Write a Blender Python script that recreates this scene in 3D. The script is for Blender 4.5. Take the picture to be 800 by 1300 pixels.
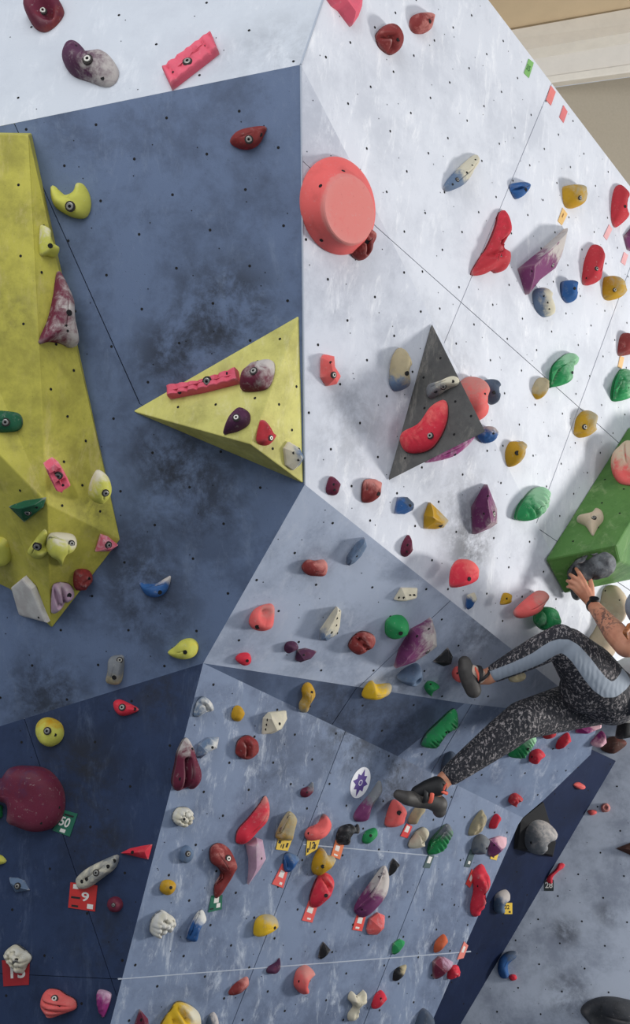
import bpy, bmesh, math, random
import numpy as np
from mathutils import Vector, Matrix, noise
from mathutils.bvhtree import BVHTree

for _o in list(bpy.data.objects): bpy.data.objects.remove(_o)
SC = bpy.context.scene
COL = SC.collection
# ------------------------------------------------------------------ camera, world, light, exposure
FP = 1250.0                      # focal length in pixels of an 800 x 1300 picture
PITCH = math.radians(10)
CAM = Vector((0, 0, 2.3))
FW = Vector((0, math.cos(PITCH), math.sin(PITCH)))
UP = Vector((0, -math.sin(PITCH), math.cos(PITCH)))
RT = Vector((1, 0, 0))
cam = bpy.data.cameras.new('camera')
cam.sensor_fit = 'VERTICAL'; cam.sensor_height = 36.0; cam.lens = 36.0*FP/1300.0
cam.clip_start = 0.05; cam.clip_end = 100
camo = bpy.data.objects.new('camera', cam); COL.objects.link(camo)
camo.location = CAM; camo.rotation_euler = (math.pi/2+PITCH, 0, 0)
SC.camera = camo
w = bpy.data.worlds.new('world'); SC.world = w; w.use_nodes = True
bg = w.node_tree.nodes['Background']
bg.inputs[0].default_value = (0.85, 0.91, 1.0, 1); bg.inputs[1].default_value = 0.55
def camw(x, y, z):               # camera-frame metres (right, up, forward) to world
    return CAM + RT*x + UP*y + FW*z
def area(name, loc, target, sx, sy, power, color):
    l = bpy.data.lights.new(name, 'AREA'); l.shape = 'RECTANGLE'; l.size = sx; l.size_y = sy
    l.energy = power; l.color = color
    o = bpy.data.objects.new(name, l); COL.objects.link(o); o.location = loc
    o.rotation_euler = (Vector(target)-Vector(loc)).to_track_quat('-Z', 'Y').to_euler()
    return o
area('window_light', camw(6.4, -1.0, 3.9), camw(0.6, 0.0, 4.0), 0.8, 0.8, 300, (1.0, 0.97, 0.93))
area('front_fill_light', camw(5.2, 0.4, 0.4), camw(0.1, 0.1, 3.6), 1.2, 1.2, 60, (1.0, 0.98, 0.95))  # added fill, not a real window: brightens the right-facing yellow faces
area('overhead_fill_light', camw(-1.3, 3.3, 0.5), camw(-0.2, 0.5, 3.6), 3.0, 3.0, 112, (0.97, 0.98, 1.0))  # added soft fill from above, lifts the upper white wall
SC.view_settings.view_transform = 'Standard'; SC.view_settings.look = 'None'
SC.view_settings.gamma = 1; SC.view_settings.use_curve_mapping = False
SC.view_settings.exposure = -0.10

# ------------------------------------------------------------------ picture -> place
def ray(p): return FW + RT*((p[0]-400)/FP) + UP*((650-p[1])/FP)
def at(p, d): return CAM + ray(p)*d
class Plane:
    def __init__(s, a, b, c):
        n = (b-a).cross(c-a).normalized()
        if n.dot(CAM-a) < 0: n = -n
        s.n = n; s.d = n.dot(a)
        u = Vector((0, 0, 1)) - n*n.z; s.u = u.normalized(); s.v = s.u.cross(n).normalized()  # v to the right
    def hit(s, p, h=0.0):
        r = ray(p); return CAM + r*((s.d+h-s.n.dot(CAM))/s.n.dot(r))
def topx(P):
    q = P-CAM; z = q.dot(FW); return (400+FP*q.dot(RT)/z, 650-FP*q.dot(UP)/z)
def srgb(c):
    return tuple((v/255/12.92 if v/255 <= 0.04045 else ((v/255+0.055)/1.055)**2.4) for v in c)
A_, B_, E_ = (382, 82), (387, 615), (760, 912)
A = at(A_, 3.35); B = at(B_, 3.5); E = at(E_, 4.7)
FL = {}
FL['F2'] = Plane(A, B, at((0, 400), 3.6))
C_ = (258, 842); C = FL['F2'].hit(C_)
FL['F3'] = Plane(A, B, E)
D_ = (812.7, 920); D = FL['F3'].hit(D_)
FL['F4'] = Plane(A, D, at((620, 0), 4.18))
FL['F1'] = Plane(A, FL['F4'].hit((410, 0)), FL['F2'].hit((0, 160)))
FL['F5'] = Plane(B, C, E)
J_ = (590, 893); J = FL['F5'].hit(J_); Q_ = (505, 960); Q = at(Q_, 4.215)
FL['F8'] = Plane(C, J, Q); FL['F9'] = Plane(J, Q, E)
G_ = (664, 1038); G = FL['F9'].hit(G_)
FL['F7'] = Plane(C, Q, G)
FL['F6'] = Plane(C, FL['F2'].hit((0, 922)), FL['F7'].hit((140, 1300)))
FL['F10'] = Plane(at((782, 966), 5.7), at((585, 1300), 5.4), at((650, 1045), 5.25))
FL['F11'] = Plane(at((782, 966), 5.7), at((585, 1300), 5.4), at((960, 1250), 5.2))

# ------------------------------------------------------------------ materials
def newmat(name):
    m = bpy.data.materials.new(name); m.use_nodes = True
    nt = m.node_tree; b = nt.nodes['Principled BSDF']
    return m, nt, b
def N(nt, t, **kw):
    n = nt.nodes.new(t)
    for k, v in kw.items():
        if hasattr(n, k): setattr(n, k, v)
        else: n.inputs[k].default_value = v
    return n
def noise_n(nt, vec, scale, detail=3, rough=0.55, dist=0.0):
    n = N(nt, 'ShaderNodeTexNoise'); n.inputs['Scale'].default_value = scale
    n.inputs['Detail'].default_value = detail; n.inputs['Roughness'].default_value = rough
    n.inputs['Distortion'].default_value = dist
    nt.links.new(vec, n.inputs['Vector']); return n.outputs['Fac']
def ramp(nt, fac, a, b, va=0.0, vb=1.0):
    n = N(nt, 'ShaderNodeMapRange'); n.interpolation_type = 'SMOOTHSTEP'
    n.inputs[1].default_value = a; n.inputs[2].default_value = b
    n.inputs[3].default_value = va; n.inputs[4].default_value = vb
    nt.links.new(fac, n.inputs[0]); return n.outputs[0]
def mul(nt, a, b, op='MULTIPLY'):
    n = N(nt, 'ShaderNodeMath'); n.operation = op
    for i, x in enumerate((a, b)):
        if isinstance(x, (int, float)): n.inputs[i].default_value = x
        else: nt.links.new(x, n.inputs[i])
    return n.outputs[0]
def mixc(nt, fac, a, b):
    n = N(nt, 'ShaderNodeMix'); n.data_type = 'RGBA'
    if isinstance(fac, (int, float)): n.inputs[0].default_value = fac
    else: nt.links.new(fac, n.inputs[0])
    for i, x in ((6, a), (7, b)):
        if isinstance(x, tuple): n.inputs[i].default_value = (*x, 1)
        else: nt.links.new(x, n.inputs[i])
    return n.outputs[2]
def bump(nt, b, fac, strength, dist):
    n = N(nt, 'ShaderNodeBump'); n.inputs['Strength'].default_value = strength
    n.inputs['Distance'].default_value = dist
    nt.links.new(fac, n.inputs['Height']); nt.links.new(n.outputs[0], b.inputs['Normal'])
def wallmat(name, base, dark, light, seed, smudges_and_shade=(), dirt=0.5, chalk=0.5, streak=None):
    m, nt, b = newmat(name)
    g = N(nt, 'ShaderNodeNewGeometry').outputs['Position']
    mp = N(nt, 'ShaderNodeMapping'); mp.inputs['Location'].default_value = (seed*3.1, seed*1.7, seed)
    nt.links.new(g, mp.inputs['Vector']); v = mp.outputs[0]
    c = mixc(nt, mul(nt, ramp(nt, noise_n(nt, v, 3.2, 10, 0.72, 0.15), 0.42, 0.66), dirt), srgb(base), srgb(dark))
    mp2 = N(nt, 'ShaderNodeMapping'); mp2.inputs['Rotation'].default_value = (0.3, 0.5, 0.2); mp2.inputs['Scale'].default_value = (1, 1, 0.32)
    nt.links.new(v, mp2.inputs['Vector'])
    f = mul(nt, ramp(nt, noise_n(nt, mp2.outputs[0], 15, 9, 0.78, 0.4), 0.50, 0.72), mul(nt, ramp(nt, noise_n(nt, v, 2.1, 3), 0.32, 0.58), chalk))
    c = mixc(nt, f, c, srgb(light))
    f2 = mul(nt, ramp(nt, noise_n(nt, v, 12, 10, 0.8, 0.4), 0.6, 0.7), 0.35*dirt)
    c = mixc(nt, f2, c, srgb(dark))
    spk = ramp(nt, noise_n(nt, v, 120, 2, 0.6), 0.69, 0.74, 0, 0.45)
    c = mixc(nt, spk, c, srgb(dark))
    for (pos, rad, st) in smudges_and_shade:
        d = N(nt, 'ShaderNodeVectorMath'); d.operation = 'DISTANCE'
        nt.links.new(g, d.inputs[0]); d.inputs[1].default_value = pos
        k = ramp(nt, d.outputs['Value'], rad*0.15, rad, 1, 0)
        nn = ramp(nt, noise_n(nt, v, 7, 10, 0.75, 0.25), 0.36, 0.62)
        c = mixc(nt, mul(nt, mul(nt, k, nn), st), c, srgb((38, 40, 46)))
    nt.links.new(c, b.inputs['Base Color'])
    b.inputs['Roughness'].default_value = 0.55
    b.inputs['Specular IOR Level'].default_value = 0.25
    bump(nt, b, mul(nt, noise_n(nt, v, 240, 3, 0.7), 1.0), 0.35, 0.0012)
    return m
def holdmat(name, c1, c2, rough=0.72):
    m, nt, b = newmat(name)
    co = N(nt, 'ShaderNodeTexCoord').outputs['Object']
    at_ = N(nt, 'ShaderNodeAttribute'); at_.attribute_name = 'wear'
    n1 = noise_n(nt, co, 26, 6, 0.65, 0.5)
    f = ramp(nt, mul(nt, at_.outputs['Fac'], mul(nt, mul(nt, n1, 0.5, 'SUBTRACT'), 1.9), 'ADD'), 0.16, 0.92)
    d = tuple(v*0.62 for v in c1)
    base = mixc(nt, ramp(nt, noise_n(nt, co, 11, 5), 0.45, 0.75, 0, 0.55), c1, d)
    c = mixc(nt, f, base, c2)
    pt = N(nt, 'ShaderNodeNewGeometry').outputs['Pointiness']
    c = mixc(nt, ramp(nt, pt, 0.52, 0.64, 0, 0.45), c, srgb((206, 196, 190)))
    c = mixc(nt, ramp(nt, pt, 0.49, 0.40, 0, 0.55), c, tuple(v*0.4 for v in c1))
    c = mixc(nt, ramp(nt, noise_n(nt, co, 60, 5, 0.75), 0.58, 0.72, 0, 0.32), c, srgb((190, 184, 178)))
    c = mixc(nt, ramp(nt, noise_n(nt, co, 48, 5, 0.75, 1.0), 0.62, 0.72, 0, 0.35), c, tuple(v*0.35 for v in c1))
    nt.links.new(c, b.inputs['Base Color'])
    b.inputs['Roughness'].default_value = rough; b.inputs['Specular IOR Level'].default_value = 0.3
    bump(nt, b, noise_n(nt, co, 190, 4, 0.7), 0.4, 0.0015)
    return m
def plain(name, c, rough=0.7, metal=0.0, nz=0.0, scale=30):
    m, nt, b = newmat(name)
    if nz:
        co = N(nt, 'ShaderNodeTexCoord').outputs['Object']
        cc = mixc(nt, ramp(nt, noise_n(nt, co, scale, 6, 0.65), 0.35, 0.7), srgb(c), tuple(x*(1-nz) for x in srgb(c)))
        nt.links.new(cc, b.inputs['Base Color'])
    else: b.inputs['Base Color'].default_value = (*srgb(c), 1)
    b.inputs['Roughness'].default_value = rough; b.inputs['Metallic'].default_value = metal
    return m
PAL = dict(coral=(238, 98, 94), hot=(222, 42, 62), red=(192, 42, 52), dred=(134, 44, 42), maroon=(104, 28, 52),
 pink=(236, 94, 116), purple=(118, 50, 100), plum=(80, 36, 68), magenta=(140, 34, 108), lime=(206, 204, 84), mustard=(196, 148, 22),
 yellow=(230, 184, 30), green=(34, 146, 80), dgreen=(16, 88, 58), mint=(150, 205, 160), blue=(40, 92, 156), gblue=(96, 118, 146),
 grey=(120, 124, 128), cream=(214, 206, 180), white=(214, 212, 204), black=(24, 25, 28), brown=(82, 52, 44), tan=(206, 184, 156),
 orange=(206, 92, 52), lilac=(186, 150, 172), coral2=(228, 128, 120), chalk=(192, 184, 178), rose=(206, 128, 118), sand=(178, 164, 128), slate=(70, 84, 104), lpink=(238, 188, 196), charcoal=(62, 64, 68))
_HM = {}
def soft(c, k=.10):
    g = sum(c)/3; return tuple(v*(1-k)+(g*.55+90*.45)*k for v in c)
def hm(a, b):
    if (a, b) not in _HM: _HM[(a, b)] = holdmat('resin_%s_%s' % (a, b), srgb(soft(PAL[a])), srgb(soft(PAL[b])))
    return _HM[(a, b)]
M_HOLE = plain('hole_dark', (14, 14, 16), 0.9)
M_STEEL = plain('steel', (150, 148, 142), 0.42, 0.8)
M_RECESS = plain('recess', (44, 38, 36), 0.85)

# ------------------------------------------------------------------ object helpers
def tag(o, label=None, cat=None, group=None, kind=None):
    if label: o['label'] = label
    if cat: o['category'] = cat
    if group: o['group'] = group
    if kind: o['kind'] = kind
    return o
def mesh_obj(name, verts, faces, mats, parent=None, mi=None, smooth=False, origin=None):
    """verts in world metres; the object's origin is put at `origin` (default: centroid)."""
    vs = [Vector(v) for v in verts]
    if origin is None:
        origin = sum(vs, Vector())/len(vs)
    me = bpy.data.meshes.new(name)
    me.from_pydata([tuple(v-origin) for v in vs], [], [tuple(f) for f in faces])
    if not isinstance(mats, (list, tuple)): mats = [mats]
    for m in mats: me.materials.append(m)
    if mi is not None: me.polygons.foreach_set('material_index', mi)
    if smooth: me.polygons.foreach_set('use_smooth', [True]*len(me.polygons))
    me.update()
    o = bpy.data.objects.new(name, me); COL.objects.link(o)
    o.location = origin
    if parent is not None:
        o.parent = parent
        base = parent_world(parent)
        o.location = origin - base
    return o
def parent_world(p):
    v = Vector()
    while p is not None: v += Vector(p.location); p = p.parent
    return v
def empty(name, loc):
    o = bpy.data.objects.new(name, None); o.empty_display_size = 0.05; COL.objects.link(o); o.location = loc
    return o
def prism(poly, n, t0, t1):
    k = len(poly)
    v = [p+n*t0 for p in poly]+[p+n*t1 for p in poly]
    f = [list(range(k)), list(range(2*k-1, k-1, -1))]
    for i in range(k): j = (i+1) % k; f.append((j, i, k+i, k+j))
    return v, f
def fix_normals(o):
    bm = bmesh.new(); bm.from_mesh(o.data); bmesh.ops.recalc_face_normals(bm, faces=bm.faces); bm.to_mesh(o.data); bm.free()
def clip(poly, a, b, side, off):
    """keep the part of a pixel polygon on one side of line a-b, moved by off pixels"""
    dx, dy = b[0]-a[0], b[1]-a[1]; L = math.hypot(dx, dy); nx, ny = -dy/L*side, dx/L*side
    f = lambda p: (p[0]-a[0])*nx+(p[1]-a[1])*ny-off
    out = []
    for i in range(len(poly)):
        p, q = poly[i], poly[(i+1) % len(poly)]; fp, fq = f(p), f(q)
        if fp >= 0: out.append(p)
        if fp*fq < 0:
            t = fp/(fp-fq); out.append((p[0]+(q[0]-p[0])*t, p[1]+(q[1]-p[1])*t))
    return out
def inside(poly, x, y):
    r = False; j = len(poly)-1
    for i in range(len(poly)):
        if (poly[i][1] > y) != (poly[j][1] > y) and x < (poly[j][0]-poly[i][0])*(y-poly[i][1])/(poly[j][1]-poly[i][1])+poly[i][0]: r = not r
        j = i
    return r
def edge_dist(poly, x, y):
    m = 1e9
    for i in range(len(poly)):
        a, b = poly[i], poly[(i+1) % len(poly)]
        dx, dy = b[0]-a[0], b[1]-a[1]; t = max(0, min(1, ((x-a[0])*dx+(y-a[1])*dy)/(dx*dx+dy*dy)))
        m = min(m, math.hypot(x-a[0]-t*dx, y-a[1]-t*dy))
    return m
def holes_mesh(fl, poly, step, parent, h=0.0006, r=0.0052, seed=0, name='bolt_holes', small=True, skip=None):
    pl = FL[fl]; rnd = random.Random(seed)
    o0 = pl.hit(poly[0]); us = []
    P3 = [pl.hit(p) for p in poly]
    a = [(p-o0).dot(pl.v) for p in P3]; b = [(p-o0).dot(pl.u) for p in P3]
    V = []; Fc = []
    j = 0; y = min(b)
    while y < max(b):
        x = min(a)+(step*0.5 if j % 2 else 0)
        while x < max(a):
            for (rr, ox, oy) in ((r, 0, 0),)+(((r*0.45, rnd.uniform(-.4, .4)*step, rnd.uniform(-.4, .4)*step),) if small else ()):
                c = o0+pl.v*(x+ox+rnd.uniform(-.006, .006))+pl.u*(y+oy+rnd.uniform(-.006, .006))
                q = topx(c)
                if inside(poly, *q) and edge_dist(poly, *q) > 4 and not (skip and any(inside(z, *q) for z in skip)):
                    k = len(V)
                    for s in range(8):
                        V.append(c+pl.v*(rr*math.cos(s*math.pi/4))+pl.u*(rr*math.sin(s*math.pi/4))+pl.n*h)
                    for s in range(8):
                        V.append(c+pl.v*(rr*.7*math.cos(s*math.pi/4))+pl.u*(rr*.7*math.sin(s*math.pi/4))-pl.n*h*3)
                    Fc.append([k+s for s in range(8)])
            x += step
        y += step*0.5; j += 1
    if V:
        o = mesh_obj(name, V, Fc, M_HOLE, parent); o['kind'] = 'stuff'
        return o

# ------------------------------------------------------------------ the climbing wall
def W(fl, p): return tuple(FL[fl].hit(p))
white_b = ((212, 216, 224), (150, 154, 164), (236, 238, 242))
M_W1 = wallmat('paint_white_upper', (200, 205, 212), (168, 172, 182), (230, 232, 236), 1, [(W('F1', (350, 70)), .3, .25)], 0.25, 0.5)
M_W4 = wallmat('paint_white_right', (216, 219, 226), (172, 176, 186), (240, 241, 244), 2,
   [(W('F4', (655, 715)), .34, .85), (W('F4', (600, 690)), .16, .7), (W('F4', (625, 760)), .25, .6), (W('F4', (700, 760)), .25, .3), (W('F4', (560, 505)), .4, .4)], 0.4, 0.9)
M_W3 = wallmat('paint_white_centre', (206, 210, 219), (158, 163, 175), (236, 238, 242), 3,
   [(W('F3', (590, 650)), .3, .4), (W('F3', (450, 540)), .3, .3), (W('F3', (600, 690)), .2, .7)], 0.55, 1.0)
M_W2 = wallmat('paint_slate_left', (98, 114, 142), (52, 60, 78), (124, 138, 160), 4,
   [(W('F2', (285, 395)), .30, .9), (W('F2', (220, 450)), .24, .8), (W('F2', (250, 620)), .33, .75), (W('F2', (190, 770)), .3, .7), (W('F2', (160, 700)), .25, .6), (W('F2', (60, 880)), .25, .8), (W('F2', (215, 580)), .22, .8), (W('F2', (340, 210)), .2, .2)], 0.5, 0.5)
M_W5 = wallmat('paint_pale_blue_middle', (172, 182, 200), (108, 118, 138), (190, 196, 208), 5,
   [(W('F5', (500, 870)), .16, .5), (W('F5', (610, 800)), .2, .6), (W('F5', (560, 860)), .2, .4), (W('F5', (400, 720)), .14, .4)], 0.5, 0.7)
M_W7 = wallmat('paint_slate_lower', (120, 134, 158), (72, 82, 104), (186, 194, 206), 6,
   [(W('F7', (500, 990)), .2, .95), (W('F7', (450, 930)), .3, .8), (W('F7', (400, 1090)), .25, .4), (W('F7', (350, 985)), .2, .4)], 0.6, 1.0)  # first patch paints in the climber's soft cast shadow
M_W8 = wallmat('paint_slate_shaded', (88, 102, 128), (46, 54, 72), (110, 122, 145), 7,
   [(W('F8', (430, 910)), .4, .6), (W('F8', (520, 930)), .3, .6)], 0.5, 0.5)  # slate paint darkened: the shade on this face is put into its colour
M_W9 = wallmat('paint_slate_shelf', (124, 139, 164), (74, 84, 108), (176, 184, 200), 8, [], 0.5, 0.9)
M_W6 = wallmat('paint_navy_lower', (43, 58, 88), (24, 34, 54), (92, 106, 132), 9,
   [(W('F6', (100, 985)), .25, .9), (W('F6', (200, 880)), .2, .7), (W('F6', (125, 1070)), .2, .8), (W('F6', (130, 1190)), .2, .6)], 0.6, 0.55)
M_W10 = wallmat('paint_navy_far', (25, 37, 66), (16, 24, 42), (52, 66, 94), 10, [], 0.5, 0.3)
M_W11 = wallmat('paint_grey_far', (178, 187, 202), (112, 120, 138), (160, 170, 188), 11,
   [(W('F11', (718, 1182)), .12, .7), (W('F11', (720, 1262)), .2, .6), (W('F11', (770, 1160)), .1, .5), (W('F11', (640, 1210)), .15, .4)], 0.6, 0.4)
M_BACK = plain('ply_edge', (84, 88, 96), 0.9)

POLY = {
 'F1': [A_, (461, -150), (-150, -150), (-150, 190.6)],
 'F2': [A_, B_, C_, (-150, 968.5), (-150, 190.6)],
 'F3': [A_, B_, E_, D_],
 'F4': [A_, (461, -150), (506, -150), (795, 230), (950, 433), (950, 935), D_],
 'F5': [B_, C_, J_, E_],
 'F8': [C_, J_, Q_],
 'F9': [J_, Q_, G_, (690, 1016), (750, 958), E_],
 'F7': [C_, Q_, G_, (658, 1047), (416, 1600), (63, 1600)],
 'F6': [C_, (-150, 968.5), (-150, 1600), (63, 1600)],
 'F10': [(748, 950), (782, 966), (585, 1300), (408, 1600), (330, 1600), (640, 1020)],
 'F11': [(748, 950), (735, 900), (960, 900), (960, 1560), (432, 1560), (585, 1300), (782, 966)],
}
S1 = ((387, 207), (790, 566))
SEAM = {
 'F3': [S1],
 'F4': [S1, ((697, 115), (585, 385)), ((800, 340), (690, 640)), ((655, 652), (710, 689))],
 'F5': [((440, 887), (578, 757))],
 'F7': [((440, 925), (295, 1300)), ((560, 1050), (462, 1300)), ((150, 1243), (560, 1211))],
 'F6': [((35, 925), (55, 985)), ((0, 1236), (150, 1243))],
 'F9': [((545, 985), (600, 893))],
 'F11': [], 'F10': [], 'F8': [((425, 915), (455, 870))], 'F1': []}
def build_wall(fl, name, mat, step, label=None):
    pl = FL[fl]; poly = POLY[fl]
    v, f = prism([pl.hit(p) for p in poly], pl.n, -0.012, -0.03)
    root = mesh_obj(name, v, f, M_BACK); fix_normals(root); tag(root, kind='structure')
    if fl == 'F2':
        pieces = [[(18.6, 156.5), A_, B_, (178.5, 513)], [(17.6, 157), (177, 513), B_, C_, (-150, 968.5), (-150, 190.6)]]
    else:
        pieces = [poly]
        for (a, b) in SEAM[fl]:
            new = []
            for q in pieces:
                for s in (1, -1):
                    c = clip(q, a, b, s, 0.42)
                    if len(c) > 2: new.append(c)
            pieces = new
    for q in pieces:
        v, f = prism([pl.hit(p) for p in q], pl.n, 0.0, -0.012)
        o = mesh_obj('panel', v, f, mat, root); fix_normals(o)
    holes_mesh(fl, poly, step, root, seed=len(name))
    return root
build_wall('F1', 'wall_top_left', M_W1, 0.34)
build_wall('F2', 'wall_left', M_W2, 0.26)
build_wall('F3', 'wall_centre', M_W3, 0.235)
build_wall('F4', 'wall_right', M_W4, 0.235)
build_wall('F5', 'wall_middle', M_W5, 0.25)
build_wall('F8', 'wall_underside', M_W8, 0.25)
build_wall('F9', 'wall_shelf', M_W9, 0.25)
wl7 = build_wall('F7', 'wall_lower', M_W7, 0.2)
build_wall('F6', 'wall_lower_left', M_W6, 0.3)
build_wall('F10', 'wall_far_left', M_W10, 0.3)
build_wall('F11', 'wall_far_right', M_W11, 0.24)
# pale caulk lines along the horizontal joints of the lower wall
M_CAULK = plain('caulk', (168, 176, 188), 0.8)
for a, b in (((385, 1072), (556, 1087)), ((150, 1243), (340, 1228.2)), ((340, 1228.2), (598, 1208))):
    pl = FL['F7']; dy = 0.62
    q = [pl.hit((a[0], a[1]-dy)), pl.hit((b[0], b[1]-dy)), pl.hit((b[0], b[1]+dy)), pl.hit((a[0], a[1]+dy))]
    v, f = prism(q, pl.n, 0.0008, -0.004); o = mesh_obj('caulk_line', v, f, M_CAULK, wl7); fix_normals(o)
# pale corner bead along the arete and the underside
def bead(pts, name, r=0.004):
    V = []; Fc = []
    for a, b in zip(pts, pts[1:]):
        d = (b-a).normalized(); x = d.orthogonal().normalized(); y = d.cross(x); k = len(V)
        for p in (a, b):
            for s in range(8): V.append(p+x*r*math.cos(s*math.pi/4)+y*r*math.sin(s*math.pi/4))
        for s in range(8): t = (s+1) % 8; Fc.append((k+s, k+t, k+8+t, k+8+s))
    o = mesh_obj(name, V, Fc, M_CAULK, smooth=True); tag(o, kind='structure'); return o
bead([A, B], 'trim_1', 0.0035); bead([A, FL['F4'].hit((461, -150))], 'trim_2', 0.004)

# ------------------------------------------------------------------ room: floor, back wall, ceiling, beam
def quad(name, pts, mat, t=0.05, kind='structure', parent=None):
    n = (pts[1]-pts[0]).cross(pts[2]-pts[0]).normalized()
    if n.dot(CAM-pts[0]) < 0: n = -n
    v, f = prism(pts, n, 0, -t); o = mesh_obj(name, v, f, mat, parent); fix_normals(o)
    if kind: o['kind'] = kind
    return o
M_FLOOR = plain('mat_vinyl', (92, 100, 112), 0.6, 0, 0.2, 3)
M_TAN = plain('ceiling_paint_tan', (206, 184, 150), 0.9, 0, 0.06, 4)
M_GRT = plain('wall_paint_greige', (178, 168, 150), 0.9, 0, 0.06, 60)
M_BEAM = plain('beam_white_paint', (232, 226, 214), 0.7, 0, 0.07, 9)
M_BEAM2 = plain('beam_side_paint', (224, 218, 208), 0.75, 0, 0.05, 9)
quad('floor', [Vector((-6, -5, 0)), Vector((9, -5, 0)), Vector((9, 10, 0)), Vector((-6, 10, 0))], M_FLOOR, 0.1)
dp = 7.2
BK = Plane(at((700, 110), dp), at((800, 96), dp*1.02), at((760, 300), dp))
quad('wall_back', [BK.hit((420, 150)), BK.hit((1100, 57)), BK.hit((1100, 1000)), BK.hit((420, 1000))], M_GRT, 0.1)
# ceiling beam: three long boards, one above the other, stepping toward the viewer
def board(name, y0a, y0b, y1a, y1b, d0, d1, mat, parent=None, t=0.12):
    xs = (420, 1100)
    la = lambda ya, yb, x: ya+(yb-ya)*(x-650)/150.0
    q = [at((xs[0], la(y0a, y0b, xs[0])), d0), at((xs[1], la(y0a, y0b, xs[1])), d0*1.02), at((xs[1], la(y1a, y1b, xs[1])), d1*1.02), at((xs[0], la(y1a, y1b, xs[0])), d1)]
    return quad(name, q, mat, t, 'structure' if parent is None else None, parent)
bm_ = board('trim_3', 38, 11, 66, 41, 6.9, 6.85, M_BEAM)
board('beam_side', 66, 41, 106, 84, 6.95, 7.0, M_BEAM2, bm_)
board('beam_lip', 104, 82, 112, 92, 6.99, 7.0, M_BEAM, bm_)
q = [at((420, 80), 6.95), at((1100, -42), 7.05), at((1100, -330), 5.4), at((420, -250), 5.4)]
quad('ceiling', q, M_TAN, 0.1)
# ------------------------------------------------------------------ volumes (big bolted-on shapes); their faces become planes for the holds on them
def volume(name, fl, verts, faces, mat, label, group=None, bevel=0.004, planes=(), cat='climbing volume'):
    """verts: (px, py, height over the facet)"""
    pl = FL[fl]; V = [pl.hit(v, v[2]) for v in verts]
    o = mesh_obj(name, V, faces, mat); fix_normals(o)
    b = o.modifiers.new('bevel', 'BEVEL'); b.width = bevel; b.segments = 2; b.limit_method = 'ANGLE'; b.angle_limit = 0.3
    tag(o, label, cat, group)
    for nm, (i, j, k) in planes: FL[nm] = Plane(V[i], V[j], V[k])
    return o, V
def volmat(name, base, dark, light, seed, sm=()): return wallmat(name, base, dark, light, seed, sm, 0.55, 0.55)
# big yellow volume at the left edge
YV = [(-140, 166, .0), (40, 169, .0), (153, 685, .0), (66, 797, .0), (12, 748, .0), (-110, 690, .0),   # 0-5 base
      (-140, 168, .10), (36, 171, .10), (-18, 560, .26), (60, 640, .23), (64.5, 793, .02)]             # 6-10 raised
YP = FL['F2']
FL_ = FL
M_Y1 = volmat('paint_yellow_volume', (192, 184, 80), (112, 106, 48), (206, 190, 130), 21,
   [(tuple(YP.hit((10, 400), .15)), .14, .5), (tuple(YP.hit((115, 650), .05)), .13, .7), (tuple(YP.hit((30, 560), .2)), .12, .3)])
yv, YW = volume('climbing_volume', 'F2', YV,
   [(6, 7, 9, 8), (8, 9, 10), (7, 1, 2, 9), (9, 2, 3, 10), (8, 10, 3, 4), (8, 4, 5), (6, 8, 5, 0), (0, 1, 7, 6), (0, 5, 4, 3, 2, 1)], M_Y1,
   'huge yellow wedge-shaped volume at the left edge of the slate blue wall', 'wooden wall volumes',
   planes=(('Yl', (6, 7, 9)), ('Yb', (8, 9, 10)), ('Yr', (7, 1, 9)), ('Yr2', (9, 2, 3)), ('Yc', (8, 10, 4)), ('Yd', (8, 4, 5))))
# re-solve: right face planes
FL['Yr'] = Plane(YW[7], YW[2], YW[9]); 
# yellow pyramid
M_Y2 = volmat('paint_yellow_pyramid', (210, 204, 118), (138, 132, 66), (230, 222, 180), 22,
   [(tuple(FL['F2'].hit((275, 460), .1)), .13, .7), (tuple(FL['F2'].hit((250, 510), .1)), .08, .4)])
pyr, _ = volume('climbing_volume', 'F2', [(168, 522, 0.0), (380, 400, 0.0), (385.5, 614, 0.0), (318, 564, .20)],
   [(0, 1, 3), (1, 2, 3), (0, 3, 2), (0, 2, 1)], M_Y2, 'pale yellow three-sided pyramid volume beside the white arete', 'wooden wall volumes',
   planes=(('Pa', (0, 1, 3)), ('Pb', (1, 2, 3)), ('Pc', (0, 3, 2))))
# dark grey tetrahedron
M_DK = volmat('paint_charcoal_volume', (92, 92, 90), (48, 48, 50), (178, 172, 160), 23)
p_foot = topx(FL['F3'].hit((617, 548), .34) - FL['F3'].n*.34)
tet, _ = volume('climbing_volume', 'F3', [(548, 409, .0), (492, 611, .0), (617, 548, .34), (p_foot[0]+4, p_foot[1]-2, 0.0)],
   [(0, 1, 2), (0, 2, 3), (1, 3, 2), (0, 3, 1)], M_DK, 'dark grey triangular volume standing out from the white wall', 'wooden wall volumes',
   planes=(('T', (0, 1, 2)),))
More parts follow.
